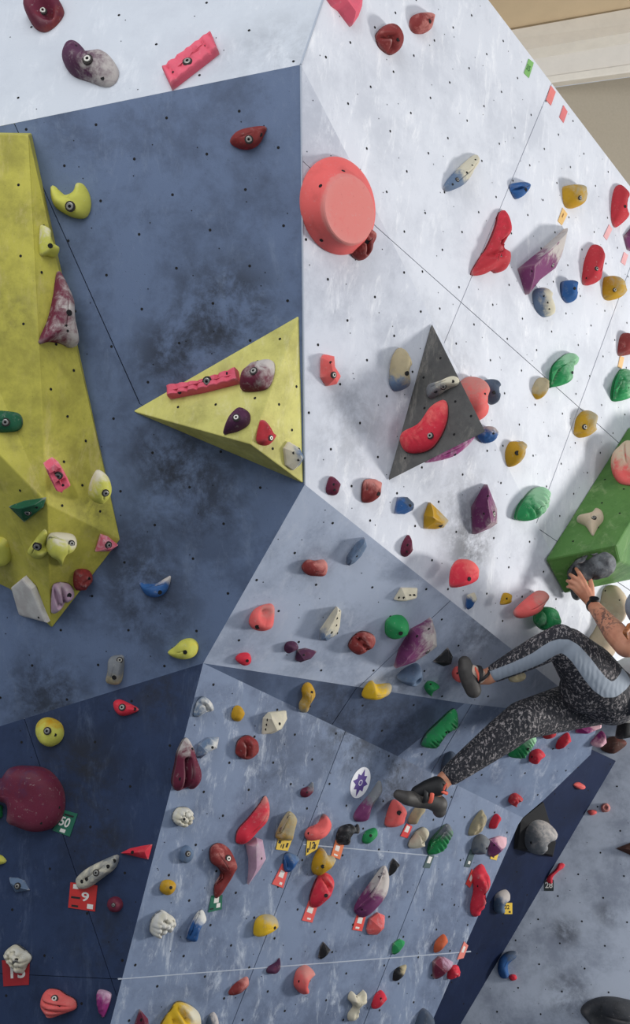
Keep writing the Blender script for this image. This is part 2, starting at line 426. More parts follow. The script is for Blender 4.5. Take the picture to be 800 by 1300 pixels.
# green volume at the right edge
M_GR = volmat('paint_green_volume', (86, 130, 66), (44, 84, 40), (164, 182, 134), 24, [(tuple(FL['F4'].hit((765, 700), .2)), .1, .4)])
gv, GW = volume('climbing_volume', 'F4', [(797, 543, .0), (692, 710, .0), (783, 692, .27), (868, 548, .27), (716, 754, .0), (788, 712, .25), (832, 640, .0), (888, 515, 0), (832, 730, .0)],
   [(0, 1, 2, 3), (1, 4, 5, 2), (2, 5, 8, 6, 7, 3), (0, 3, 7), (4, 8, 5), (0, 7, 6, 8, 4, 1)], M_GR, 'long green slab volume above the climber', 'wooden wall volumes', bevel=0.01,
   planes=(('Ga', (0, 1, 2)), ('Gb', (1, 4, 5))))
for fl_, pg, st_, vo in (('Yl', [(-10, 180), (36, 180), (56, 630), (-10, 560)], .24, yv), ('Yr', [(40, 190), (148, 680), (62, 650)], .16, yv), ('Yb', [(0, 580), (56, 650), (62, 780)], .2, yv), ('Yr2', [(62, 660), (148, 690), (68, 785)], .2, yv),
      ('Pa', [(180, 522), (374, 408), (315, 556)], .15, pyr), ('Pb', [(380, 412), (384, 604), (326, 562)], .15, pyr), ('T', [(548, 416), (613, 547), (496, 606)], .13, tet), ('Ga', [(797, 552), (700, 706), (782, 686), (830, 590)], .18, gv)):
    holes_mesh(fl_, pg, st_, vo, seed=3, small=False)
# ------------------------------------------------------------------ holds
def resample(pts, n, smooth):
    k = len(pts); dense = []
    for i in range(k):
        p0, p1, p2, p3 = pts[i-1], pts[i], pts[(i+1) % k], pts[(i+2) % k]
        for s in range(12):
            t = s/12
            if smooth:
                q = [0.5*((2*p1[c])+(-p0[c]+p2[c])*t+(2*p0[c]-5*p1[c]+4*p2[c]-p3[c])*t*t+(-p0[c]+3*p1[c]-3*p2[c]+p3[c])*t**3) for c in (0, 1)]
            else: q = [p1[c]+(p2[c]-p1[c])*t for c in (0, 1)]
            dense.append(q)
    if not smooth:                      # keep the corners exactly
        per = max(2, n//k); out = []
        for i in range(k):
            for s in range(per):
                t = s/per; out.append([pts[i][c]+(pts[(i+1) % k][c]-pts[i][c])*t for c in (0, 1)])
        return out
    L = [0]
    for i in range(len(dense)): a, b = dense[i], dense[(i+1) % len(dense)]; L.append(L[-1]+math.hypot(a[0]-b[0], a[1]-b[1]))
    out = []; j = 0
    for i in range(n):
        t = L[-1]*i/n
        while L[j+1] < t: j += 1
        f = (t-L[j])/max(1e-9, L[j+1]-L[j]); a, b = dense[j % len(dense)], dense[(j+1) % len(dense)]
        out.append([a[0]+(b[0]-a[0])*f, a[1]+(b[1]-a[1])*f])
    return out
def segpt(p, a, b):
    dx, dy = b[0]-a[0], b[1]-a[1]; l = dx*dx+dy*dy
    t = 0 if l == 0 else max(0, min(1, ((p[0]-a[0])*dx+(p[1]-a[1])*dy)/l)); return (a[0]+dx*t, a[1]+dy*t)
HOLDS = {}
def hold(key, fl, pts, h, style, c1, c2, label, wear=(0, 0, .2), bolt=None, screws=(), ridge=None, folds=(), dish=None, ribs=None, group=None, n=44, lift=0.5, name='climbing_hold', cat='climbing hold'):
    pl = FL[fl]; rnd = random.Random(str(key))
    pts = [tuple(p) for p in pts]
    cx = sum(p[0] for p in pts)/len(pts); cy = sum(p[1] for p in pts)/len(pts)
    facet = style in ('facet', 'rail', 'slab')
    org = pl.hit((cx, cy), 0)
    LZ = lift*h
    def ab(p, hh): q = pl.hit(p, hh)-org; return (q.dot(pl.v), q.dot(pl.u))
    tgt = resample(pts, 60, not facet)
    cT = (sum(p[0] for p in tgt)/len(tgt), sum(p[1] for p in tgt)/len(tgt))
    dirs = [(math.cos(2*math.pi*k/24), math.sin(2*math.pi*k/24)) for k in range(24)]
    sup = lambda P: [max((p[0]-cT[0])*d[0]+(p[1]-cT[1])*d[1] for p in P) for d in dirs]
    sT = sup(tgt)
    o3 = [ab(p, 0) for p in tgt]; ar = abs(sum(o3[i-1][0]*o3[i][1]-o3[i][0]*o3[i-1][1] for i in range(len(o3)))/2)
    per_ = sum(math.hypot(o3[i][0]-o3[i-1][0], o3[i][1]-o3[i-1][1]) for i in range(len(o3)))
    h = min(h*1.1, 2.3*ar/per_); LZ = h*{'facet': .15, 'slab': .5, 'rail': .5, 'flat': .25}.get(style, .07)
    seed0 = str(key)
    RG0 = ridge
    def gen(PX, RG, light):
        rnd = random.Random(seed0)
        out = resample([ab(p, LZ) for p in PX], n, not facet)
        # true footprint stays under the silhouette
        m = len(out)
        area_ = abs(sum(out[i-1][0]*out[i][1]-out[i][0]*out[i-1][1] for i in range(m))/2); R = math.sqrt(area_/math.pi)
        if RG: r0, r1 = ab(RG[0], h*.9), ab(RG[1], h*.9)
        else:
            # default spine: along the long axis, pulled in
            mx = sum(p[0] for p in out)/m; my = sum(p[1] for p in out)/m
            sxx = sum((p[0]-mx)**2 for p in out); syy = sum((p[1]-my)**2 for p in out); sxy = sum((p[0]-mx)*(p[1]-my) for p in out)
            th = 0.5*math.atan2(2*sxy, sxx-syy); e = (math.cos(th), math.sin(th))
            ext = [(p[0]-mx)*e[0]+(p[1]-my)*e[1] for p in out]; l1 = (max(ext)-min(ext))/2
            per = [-(p[0]-mx)*e[1]+(p[1]-my)*e[0] for p in out]; l2 = (max(per)-min(per))/2
            k = max(0, l1-l2)*(.7 if not facet else .8)
            r0, r1 = (mx-e[0]*k, my-e[1]*k), (mx+e[0]*k, my+e[1]*k)
        if style == 'facet': prof = [(1, 0), (1, .22), (.9, .33), (.7, .53), (.45, .76), (.2, .93), (.08, 1.0)]
        elif style in ('slab', 'rail'): prof = [(1, 0), (1, .55), (.97, .8), (.90, .95), (.82, 1.0), (.6, 1.0), (.35, 1.0), (.1, 1.0)]
        elif style == 'flat': prof = [(.98, 0), (1, .1), (.985, .5), (.97, .75), (.92, .9), (.84, .98), (.7, 1), (.5, 1), (.3, 1), (.1, 1)]
        else: prof = [(.98, 0), (1.0, .1), (.985, .47), (.95, .60), (.89, .72), (.8, .83), (.7, .9), (.58, .94), (.45, .96), (.32, .99), (.18, 1.0), (.06, 1.0)]
        if light: prof = prof[1::2]
        elif ribs or folds or style == 'popcorn': prof = [q for a_, b__ in zip(prof, prof[1:]) for q in (a_, ((a_[0]+b__[0])/2, (a_[1]+b__[1])/2))]+[prof[-1]]
        V = []; WR = []; faces = []
        mnx = min(p[0] for p in pts); mxx = max(p[0] for p in pts); mny = min(p[1] for p in pts); mxy = max(p[1] for p in pts)
        F2d = [[ab(p, h*.8) for p in f] for f in folds]
        Dd = (ab(dish[:2], h*.8), dish[2]) if dish else None
        if ribs:   # (pixel a, pixel b, count, depth as a share of h)
            ra, rb = ab(ribs[0], h*.8), ab(ribs[1], h*.8); rl = math.hypot(rb[0]-ra[0], rb[1]-ra[1]); rd = ((rb[0]-ra[0])/rl, (rb[1]-ra[1])/rl)
        bumps = [(rnd.uniform(-1, 1), rnd.uniform(-1, 1)) for _ in range(26)] if style == 'popcorn' else []
        if bumps:
            bumps = []
            tries = 0
            while len(bumps) < 22 and tries < 1500:
                tries += 1
                q = (rnd.uniform(-R, R)*1.05, rnd.uniform(-R, R)*1.05)
                if math.hypot(*q) < R*1.05 and all(math.hypot(q[0]-z[0], q[1]-z[1]) > R*.36 for z in bumps): bumps.append(q)
        sd = Vector((rnd.uniform(0, 50), rnd.uniform(0, 50), rnd.uniform(0, 50)))
        lump = {'dome': .17, 'facet': 0.0, 'slab': 0, 'rail': 0, 'flat': .03, 'popcorn': .04, 'rock': .30}.get(style, .1)
        XY = []
        for (s, zz) in prof:
            for p in out:
                c = segpt(p, r0, r1); XY.append((c[0]+(p[0]-c[0])*s, c[1]+(p[1]-c[1])*s))
        if style in ('dome', 'rock', 'popcorn', 'flat'):
            X = np.array(XY)[:, None, :]; P0 = np.array(out)[None]; P1 = np.roll(P0, -1, 1); Dv = P1-P0
            tt = np.clip(((X-P0)*Dv).sum(2)/np.maximum(1e-12, (Dv*Dv).sum(2)), 0, 1)
            dd = np.sqrt((((P0+Dv*tt[..., None])-X)**2).sum(2)).min(1); dm = dd.max()
            tq = np.clip(dd/dm, 0, 1)
            if style == 'flat': zq = (1-(1-np.minimum(1, tq*1.9))**2.6)**(1/2.6)
            else: zq = (1-(1-tq)**2.4)**(1/2.4)
        else: zq = None
        if zq is not None:
            O = np.array(out); mu = O.mean(0); ev, ec = np.linalg.eigh(np.cov((O-mu).T)); ax_ = ec[:, 1]
            al = (np.array(XY)-mu)@ax_; A_m = np.abs((O-mu)@ax_).max(); el_ = min(1.0, max(0.0, math.sqrt(ev[1]/max(1e-12, ev[0]))-1.0))
            zq = zq*(1-(.25+.55*el_)*np.clip(np.abs(al)/A_m, 0, 1)**2)
        vi = -1
        for (s, zz) in prof:
            for i, p in enumerate(out):
                c = segpt(p, r0, r1)
                x = c[0]+(p[0]-c[0])*s; y = c[1]+(p[1]-c[1])*s; z = zz*h
                vi += 1
                if zq is not None and zz > 0: zz_ = .06+.94*float(zq[vi]); z = zz_*h
                else: zz_ = zz
                if zz > 0:
                    nv = noise.noise(Vector((x, y, z))*(0.9/max(R, .01))+sd)
                    z *= 1+lump*nv*min(1, zz_*1.6)
                    if style == 'rock':
                        z += h*.16*noise.noise(Vector((x, y, z))*(2.6/max(R, .01))+sd)*min(1, zz_*2)
                    for f in F2d:
                        d = min(math.hypot(x-q[0], y-q[1]) for a, b in zip(f, f[1:]) for q in [segpt((x, y), a, b)])
                        z -= h*.5*math.exp(-(d/(R*.14))**2)*min(1, zz_*1.3)
                    if Dd:
                        d = math.hypot(x-Dd[0][0], y-Dd[0][1]); z -= h*.62*math.exp(-(d/(R*Dd[1]))**2)*min(1, zz_*1.3)
                    if ribs:
                        t = ((x-ra[0])*rd[0]+(y-ra[1])*rd[1])/rl
                        ph = (t*ribs[2]) % 1.0
                        z -= h*ribs[3]*(abs(ph-.5)*2)**3*(min(1, zz_*1.4) if zq is None else max(0, (zz_-.45)/.55))
                    if bumps:
                        d = min(math.hypot(x-q[0], y-q[1]) for q in bumps)/(R*.30)
                        z = z*.72 + h*.42*math.sqrt(max(0, 1-d*d))*min(1, zz_*2)
                if z < 0: z = 0
                V.append(org+pl.v*x+pl.u*y+pl.n*(z if zz > 0 else -0.003))
                q = pts and (x, y)
                u_ = (i and 0)
                px, py = topx(V[-1])
                gx = (px-(mnx+mxx)/2)/max(1, (mxx-mnx)/2); gy = (py-(mny+mxy)/2)/max(1, (mxy-mny)/2)
                WR.append(max(0, min(1, wear[2]+wear[0]*gx+wear[1]*gy)))
        nr = len(prof)
        for k in range(nr-1):
            for i in range(m):
                j = (i+1) % m; faces.append((k*m+i, k*m+j, (k+1)*m+j, (k+1)*m+i))

        return V, WR, faces, m, len(prof), R
    PX = [list(p) for p in pts]; RG = [list(p) for p in ridge] if ridge else None
    for it in range(5):
        V = gen(PX, RG, True)[0]
        e = [a-b for a, b in zip(sT, sup([topx(v) for v in V]))]
        for P_ in PX:
            dx, dy = P_[0]-cT[0], P_[1]-cT[1]; r_ = math.hypot(dx, dy)+1e-6
            wk = [max(0, (dx*d[0]+dy*d[1])/r_)**12 for d in dirs]; sw = sum(wk)
            for k in range(24):
                P_[0] += .85*e[k]*dirs[k][0]*wk[k]/sw; P_[1] += .85*e[k]*dirs[k][1]*wk[k]/sw
    V, WR, faces, m, nr, R = gen(PX, RG, False)
    # closing strip: last ring to spine centre
    cc = Vector()
    last = V[(nr-1)*m:]; cc = sum(last, Vector())/m; V.append(cc); WR.append(max(0, min(1, wear[2])))
    for i in range(m): faces.append(((nr-1)*m+i, (nr-1)*m+(i+1) % m, len(V)-1))
    faces.append(tuple(range(m-1, -1, -1)))
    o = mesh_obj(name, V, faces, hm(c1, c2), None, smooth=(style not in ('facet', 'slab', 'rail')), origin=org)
    at_ = o.data.attributes.new('wear', 'FLOAT', 'POINT'); at_.data.foreach_set('value', WR)
    fix_normals(o)
    if style in ('slab', 'rail', 'facet'):
        for p in o.data.polygons: p.use_smooth = True
        o.data.set_sharp_from_angle(angle=math.radians(24))
    tag(o, label, cat, group or GROUPS.get(fl))
    bvh = BVHTree.FromPolygons([tuple(v) for v in V], [f for f in faces])
    def surf(p):
        r = ray(p).normalized(); loc, nor, _, _ = bvh.ray_cast(CAM, r)
        if loc is None: return None
        if nor.dot(r) > 0: nor = -nor
        return loc, (nor+pl.n*1.0).normalized()
    if bolt:
        s = surf(bolt[:2])
        if s: bolt_at(s[0], s[1], o, bolt[2] if len(bolt) > 2 else .0105)
    for q in screws:
        s = surf(q)
        if s: screw_at(s[0], s[1], o, q[2] if len(q) > 2 else .0048)
    HOLDS[key] = o
    return o
_BM = {}
def lathe_mesh(key, prof, mats, mi, seg=14, last='cap'):
    if key in _BM: return _BM[key]
    V = []; Fc = []; MI = []
    for (r, z) in prof:
        for s in range(seg): V.append((r*math.cos(2*math.pi*s/seg), r*math.sin(2*math.pi*s/seg), z))
    for k in range(len(prof)-1):
        for s in range(seg): t = (s+1) % seg; Fc.append((k*seg+s, k*seg+t, (k+1)*seg+t, (k+1)*seg+s)); MI.append(mi[k])
    Fc.append([(len(prof)-1)*seg+s for s in range(seg)]); MI.append(mi[-1])
    me = bpy.data.meshes.new(key); me.from_pydata(V, [], Fc)
    for m in mats: me.materials.append(m)
    me.polygons.foreach_set('material_index', MI); me.update(); _BM[key] = me
    return me
def put(me, name, loc, nor, parent, s=1.0):
    o = bpy.data.objects.new(name, me); COL.objects.link(o); o.parent = parent
    o.location = loc-parent_world(parent); o.rotation_euler = nor.to_track_quat('Z', 'Y').to_euler(); o.scale = (s, s, s); return o
def bolt_at(loc, nor, parent, r):
    me = lathe_mesh('bolt_unit', [(1.35, -.5), (1.35, .10), (1.0, .12), (.98, .06), (.95, .34), (.80, .42), (.42, .42), (.40, .14)], [M_RECESS, M_STEEL, M_HOLE], [0, 0, 0, 1, 1, 1, 2, 2])
    return put(me, 'bolt', loc, nor, parent, r)
def screw_at(loc, nor, parent, r):
    me = lathe_mesh('screw_unit', [(1.0, -.6), (1.0, .14), (.75, .15)], [M_HOLE], [0, 0, 0], 10)
    return put(me, 'screw_hole', loc, nor, parent, r)
GROUPS = {'F1': 'holds on the upper white wall', 'F2': 'holds on the slate blue wall', 'F3': 'holds on the bright white wall', 'F4': 'holds on the bright white wall',
 'F5': 'holds on the pale middle wall', 'F7': 'holds on the lower blue wall', 'F8': 'holds on the shaded underside', 'F9': 'holds on the shelf wall', 'F6': 'holds on the navy wall',
 'F10': 'holds on the far walls', 'F11': 'holds on the far walls'}
for k in ('Yl', 'Yb', 'Yr', 'Yr2', 'Yc', 'Yd'): GROUPS[k] = 'holds on the yellow volume'
for k in ('Pa', 'Pb'): GROUPS[k] = 'holds on the yellow pyramid'
GROUPS['T'] = 'holds on the dark volume'; GROUPS['Ga'] = 'holds on the green volume'; GROUPS['Gb'] = 'holds on the green volume'
def S(t): return [tuple(float(x) for x in q.split(',')) for q in t.split()]
def H(key, fl, pts, h, style, c1, c2, label, **kw): return hold(key, fl, S(pts), h, style, c1, c2, label, **kw)
# ---- upper white wall
H(1,'F1','31,15 35,-4 52,-12 72,-6 81,14 73,30 57,40 43,34',.10,'dome','maroon','dred','round maroon hold with a purple hollow, cut by the top edge of the photo',bolt=(54,13,.012),dish=(54,6,.42),wear=(.4,.5,.2))
H(2,'F1','79,62 88,51 97,53 108,62 122,70 138,74 150,87 148,102 135,110 112,103 92,95 81,80',.09,'dome','plum','chalk','purple bean-shaped hold with a chalky right half on the top left white wall',bolt=(111,75,.014),screws=((96,58),(130,99,.007)),wear=(.45,.1,.45))
H(3,'F1','206,87 268,41 277,64 217,111',.032,'rail','pink','pink','pink ribbed rail hold on the top left white wall just above the blue panel',bolt=(238,78,.013),screws=((220,91),(260,58)),ribs=((206,98),(274,53),6,.3),n=64)
# ---- slate blue wall
H(4,'F2','292,180 300,168 318,162 338,161 335,172 328,184 316,190 302,188',.05,'dome','dred','red','small dark red leaf-shaped hold high on the slate blue wall',bolt=(316,177,.011),screws=((331,171,.007),),wear=(-.2,.3,.1))
H(99,'F2','64,240 67,235 74,241 81,247 89,248 96,243 99,234 106,234 114,248 115,265 108,277 92,276 74,266 66,255',.06,'dome','lime','lime','yellow-green hold with two horns beside the top of the yellow volume',bolt=(89,262,.014),n=60)
H(118,'F2','177,740 185,741 198,741 210,734 217,732 212,750 200,758 185,755',.07,'dome','blue','chalk','blue crescent hold with a chalky top low on the slate blue wall',screws=((203,752,.008),),wear=(.1,-.7,.1),ridge=((185,746),(208,742)))
H(119,'F2','213,828 222,821 232,812 245,811 252,820 248,832 235,837 220,834',.05,'dome','lime','yellow','yellow-green teardrop hold just above the navy wall',screws=((235,828,.008),),wear=(.2,.1,.1))
H(120,'F2','139,836 147,832 157,834 156,858 150,869 135,866 137,850',.045,'flat','grey','sand','translucent grey block hold above the navy wall edge',bolt=(152,838,.009),screws=((145,860,.009),),wear=(0,.8,.2))
# ---- big yellow volume
H(100,'Yr','51,290 54,286 63,293 70,305 74,317 70,327 60,325 51,322',.05,'dome','lime','cream','small yellow-green hold on the ridge of the big yellow volume above the maroon tooth',screws=((64,312,.009),),wear=(-.2,-.3,.2))
H(101,'Yr','76,344 82,358 90,382 97,410 97,436 90,442 78,437 62,435 50,437 53,425 62,405 68,375 72,348',.06,'dome','maroon','chalk','tall maroon tooth-shaped hold on the right face of the yellow volume',screws=((88,397,.011),(84,413),(86,420)),wear=(.35,.15,.35),n=60)
H(102,'Yl','-14,523 18,523 28,530 27,543 15,549 -14,549',.06,'dome','dgreen','grey','dark green rounded hold cut by the left edge of the photo',bolt=(7,536,.011),wear=(0,0,.15))
H(103,'Yr2','57,592 68,584 76,590 82,603 90,615 78,626 70,621 64,608',.05,'rail','pink','lpink','short pink ribbed hold on the lower part of the yellow volume',bolt=(74,604,.011),screws=((80,616),),ribs=((62,588),(84,622),3,.4),n=48)
H(104,'Yb','11,643 30,637 56,633 54,644 31,663',.05,'facet','dgreen','dgreen','dark green triangular hold low on the yellow volume',bolt=(35,651,.010),screws=((46,644,.006),),ridge=((28,645),(45,640)))
H(105,'Yr2','113,620 118,605 125,597 137,605 142,620 136,635 128,640 114,632',.06,'dome','lime','cream','pale yellow-green hold on the right edge of the yellow volume',bolt=(134,626,.010),wear=(-.3,-.5,.35))
H(106,'Yb','35,700 45,685 56,672 60,680 58,692 62,700 50,710 38,703',.05,'dome','lime','lime','yellow-green horn hold beside the chalky two-tone horn',bolt=(47,694,.012))
H(107,'Yr2','59,690 65,677 90,678 97,685 95,695 86,702 78,719 72,708 60,700',.08,'dome','lime','cream','chalky two-tone yellow-green horn hold near the tip of the yellow volume',bolt=(91,690,.009),wear=(.2,-.9,.3),ridge=((66,686),(88,688)))
H(108,'Yr2','121,700 128,679 137,682 150,692 140,700',.05,'facet','pink','lpink','small pink triangular hold on the lower right edge of the yellow volume',bolt=(138,692,.010),wear=(0,0,.4))
H(109,'Yr2','94,745 95,725 110,723 117,730 115,742 103,750',.05,'rock','dred','red','dark red rough hold near the bottom tip of the yellow volume',screws=((113,735,.007),))
H(110,'Yr2','65,775 66,745 75,739 88,741 94,752 88,765 70,777',.06,'dome','lilac','chalk','chalky lilac ridged hold at the bottom tip of the yellow volume',screws=((88,756,.009),),folds=(((70,748),(76,770)),((80,744),(82,768))),wear=(0,0,.3))
H(111,'Yd','-14,685 5,683 12,692 14,710 5,718 -14,718',.05,'dome','lime','yellow','yellow-green hold at the left edge of the photo below the dark green ones')
H(112,'Yc','15,745 30,733 42,747 61,790 25,781',.02,'slab','white','chalk','flat white slab hold under the yellow volume',screws=((49,784),),wear=(0,0,.5))
# ---- yellow pyramid
H(113,'Pa','211,490 255,478 300,468 303,484 258,497 213,504',.034,'rail','pink','hot','long pink ribbed rail hold on the yellow pyramid',bolt=(263,484,.013),screws=((228,498,.007),(288,474,.006)),ribs=((211,497),(303,475),7,.28),n=84,ridge=((216,496),(298,475)))
H(114,'Pa','306,480 312,465 325,458 345,458 349,466 345,485 335,495 308,496',.06,'dome','maroon','chalk','plum-red hold with a chalky face at the crest of the yellow pyramid',bolt=(322,471,.011),wear=(.2,-.3,.45))
H(115,'Pa','284,551 288,535 297,521 308,518 317,525 316,538 303,547 290,550',.05,'dome','plum','plum','dark purple teardrop hold on the yellow pyramid',bolt=(300,530,.010))
H(116,'Pb','326,560 329,540 333,533 345,545 351,553 343,563 335,566',.05,'dome','red','dred','red leaf hold on the right face of the yellow pyramid',bolt=(344,556,.008))
H(117,'Pb','362,570 367,561 380,568 386,580 380,592 372,597 364,590',.05,'facet','cream','gblue','cream and grey chunky hold at the lower right of the yellow pyramid',screws=((373,575),(380,570),(379,584)),wear=(.7,0,.3))
# ---- bright white wall
H(5,'F4','414,-6 424,7 433,12 446,33 455,22 460,8 461,-8',.08,'facet','pink','pink','pink faceted star hold cut by the top edge of the photo',ridge=((438,-2),(450,14)),wear=(0,0,.1))
H(6,'F4','478,42 490,31 505,33 512,43 508,60 497,70 483,62 477,50',.09,'dome','dred','rose','round brownish red knob hold with deep folds near the top edge',folds=(((484,38),(500,46),(505,60)),((480,50),(492,62))),screws=((506,50,.007),))
H(7,'F4','520,32 524,20 537,16 552,18 549,32 540,42 526,42',.07,'dome','dred','rose','brownish red rounded hold right of the folded knob at the top',screws=((546,27,.008),),wear=(.3,0,.4))
H(8,'F4','563,240 569,227 588,209 604,196 608,205 600,222 585,236 570,243',.08,'dome','gblue','cream','oval hold half blue-grey and half cream high on the white wall',bolt=(581,228,.007),screws=((593,219),(600,210),(575,234),(604,203)),wear=(.9,-.9,.6))
H(9,'F4','648,234 672,232 670,244 656,253 650,246',.07,'dome','blue','gblue','small blue wedge hold high on the white wall',screws=((668,241,.008),),folds=(((652,240),(664,238)),))
H(10,'F4','715,242 718,236 740,234 745,242 742,256 730,264 718,262',.08,'dome','mustard','sand','mustard hold above the small yellow tag',bolt=(737,251,.008),wear=(.4,-.3,.2))
H(11,'F4','777,255 782,238 790,235 798,248 798,262 790,278 782,289 777,280',.06,'dome','red','hot','red oval hold at the right edge near the top corner',screws=((794,262,.008),))
H(12,'F4','598,349 604,335 618,312 628,290 634,270 642,268 643,285 641,300 643,318 641,330 632,347 622,343 612,349',.09,'dome','red','hot','large bright red shark-fin hold on the white wall',bolt=(636,325,.009),wear=(0,-.3,.4),n=60,folds=(((612,318),(634,322)),))
H(13,'F4','662,340 690,318 720,289 714,325 705,341 685,355 671,373',.14,'facet','purple','chalk','large purple wedge hold with a chalky beige upper face',bolt=(702,336,.009),screws=((676,344),(680,362)),ridge=((676,338),(714,300)),wear=(.3,-1.1,.25))
H(14,'F4','712,360 718,357 727,355 732,365 731,375 722,385 714,378',.07,'dome','blue','gblue','blue shell hold below the large purple wedge',folds=(((715,365),(726,372)),((717,373),(724,379))),screws=((730,366,.007),))
H(15,'F4','740,355 743,330 752,312 760,312 764,325 762,345 752,360 742,362',.08,'dome','red','hot','red oval hold between the blue shell and the mustard hold',bolt=(758,341,.008),screws=((745,353),))
H(16,'F4','767,355 772,351 788,353 794,363 790,375 778,381 767,378',.08,'dome','mustard','sand','mustard cup hold at the right edge below the red oval',bolt=(781,368,.008),dish=(781,366,.35),wear=(.3,-.3,.2))
H(17,'F4','677,372 685,365 693,370 701,385 701,400 690,402 680,392',.07,'dome','gblue','cream','grey and cream oval hold below the large purple wedge',screws=((691,376),(696,384),(698,392)),wear=(.7,-.2,.4))
H(18,'F4','794,300 806,285 812,300 806,320 798,316',.05,'facet','purple','purple','purple sliver of a hold at the right edge of the photo')
H(20,'F3','441,307 448,300 455,292 464,289 475,293 478,303 472,318 467,322 458,331 447,325',.09,'dome','dred','rose','brownish red two-lobed hold tucked under the coral disc',folds=(((455,296),(466,308),(468,320)),),screws=((467,306,.011),),wear=(0,-.2,.3))
H(21,'F3','409,455 412,450 424,452 426,465 433,478 427,488 415,490 409,478',.06,'facet','coral','rose','small coral faceted hold left of the cream egg hold',bolt=(424,476,.009),screws=((420,460),),ridge=((420,462),(424,480)),wear=(0,0,.2))
H(22,'F3','495,475 498,455 506,442 514,445 521,460 522,478 515,492 502,497 495,488',.09,'dome','sand','gblue','cream egg-shaped hold with a blue-grey base',screws=((517,474,.009),),wear=(-.15,1.0,.1))
H(27,'F4','612,486 622,481 630,485 634,495 632,505 625,514 618,508 612,498',.09,'dome','slate','grey','slate grey ring hold behind the dark volume',folds=(((619,488),(625,500)),),screws=((628,498,.008),))
H(28,'F4','607,549 618,541 630,545 629,558 617,563 609,557',.06,'rock','blue','chalk','blue hold with a chalky top beside the dark volume tip',wear=(.2,-.6,.25),screws=((627,550),))
H(25,'F3','584,486 596,478 608,480 618,489 622,504 620,518 612,531 598,536 584,528 576,506',.09,'dome','coral','rose','coral dome peeking out behind the dark grey volume',wear=(0,-.5,.4),screws=((616,500),))
H(26,'F3','538,586 552,570 575,558 603,546 603,553 590,568 570,580 550,586',.08,'dome','magenta','lilac','purple-pink hold under the lower edge of the dark volume',screws=((578,577,.006),),wear=(0,0,.4))
H(29,'F4','676,494 682,482 690,479 697,484 696,495 683,507 678,502',.09,'dome','sand','mustard','small tan cone hold beside the upper green ribbed hold',wear=(-.1,.7,.2))
H(30,'F4','698,491 699,472 705,460 720,449 732,450 733,462 727,475 712,488 700,492',.10,'dome','green','mint','green hold with a ribbed mint top near the white wall centre',screws=((727,473,.007),),ribs=((704,470),(734,456),8,.26),wear=(.7,-.7,.35),ridge=((704,475),(728,458)),n=84)
H(31,'F4','730,545 733,530 743,521 753,524 756,537 750,551 738,556 730,552',.08,'dome','mustard','sand','round mustard hold near the tip of the green volume',bolt=(743,542,.010),wear=(.4,-.2,.3))
H(32,'F4','642,575 648,561 655,564 664,560 669,568 665,580 652,590 645,592',.07,'dome','mustard','sand','heart-shaped mustard hold right of the dark volume',screws=((657,575,.010),),wear=(.5,0,.2))
H(33,'F4','785,447 787,430 792,423 802,424 806,436 802,450 787,452',.06,'dome','dred','rose','dull red hold at the right edge above the green ribbed one')
H(34,'F4','777,508 779,485 790,468 803,475 808,490 803,503 790,508',.08,'dome','green','mint','green ribbed hold at the right edge of the photo',ribs=((784,474),(792,508),8,.26),wear=(.5,-.2,.3),ridge=((786,498),(796,480)),screws=((799,492),),n=84)
H(36,'F3','414,620 418,607 422,605 431,612 431,622 424,629 416,627',.05,'dome','maroon','purple','small plum hold near the foot of the white arete',screws=((424,615),(425,622)))
H(37,'F3','459,625 462,610 473,608 478,610 484,612 484,622 479,633 468,638 460,637',.10,'dome','dred','rose','reddish brown blocky hold below the dark grey volume',screws=((481,627,.008),),folds=(((473,609),(471,622)),),wear=(.2,-.7,.4))
H(38,'F3','502,652 506,632 517,631 525,638 524,648 513,653',.08,'facet','blue','slate','small blue and grey hold between the reddish block and the mustard triangle',screws=((521,642,.006),),wear=(.8,-.5,.3))
H(39,'F3','540,671 541,655 546,638 558,648 570,661 563,670 552,672',.09,'facet','mustard','sand','mustard triangular hold left of the purple diamond',screws=((560,667,.009),),ridge=((546,655),(560,663)),wear=(.7,0,.3))
H(40,'F3','509,702 512,688 519,679 524,692 523,700 515,707',.05,'dome','maroon','purple','small plum teardrop hold on the crease above the middle wall',screws=((518,692),(517,700)))
H(44,'F3','603,678 603,645 618,615 632,645 631,665 622,672',.09,'facet','purple','chalk','purple diamond hold with a chalky centre on the white wall',bolt=(627,653,.010),screws=((620,630,.005),(615,652)),ridge=((617,635),(622,662)),wear=(.3,.3,.15))
H(45,'F4','655,655 660,640 675,622 690,618 698,625 697,640 688,653 670,661 657,660',.10,'dome','green','mint','green ribbed oval hold with a mint top left of the green volume',ribs=((660,658),(694,622),9,.26),wear=(.8,-.8,.45),n=84)
H(46,'F4','572,742 574,722 582,711 592,710 607,720 606,735 596,742 577,746',.09,'dome','hot','coral','round red hold at the crease below the purple diamond',screws=((596,735,.009),),wear=(.3,-.4,.4))
H(48,'F4','636,765 640,753 648,754 650,760 644,767 637,768',.04,'dome','mustard','mustard','tiny mustard hold left of the coral sausage',screws=((644,760),))
H(50,'F4','653,778 660,768 680,752 690,750 697,757 690,770 675,780 660,785',.10,'dome','coral','rose','coral sausage-shaped hold above the climber\'s raised knee',wear=(.7,-.2,.3))
H(51,'F4','679,790 681,775 695,770 708,778 713,790 700,800 690,800',.08,'dome','green','mint','green swirled hold under the coral sausage',folds=(((684,776),(688,796)),((691,774),(694,798)),((699,775),(700,796))),wear=(0,0,.3))
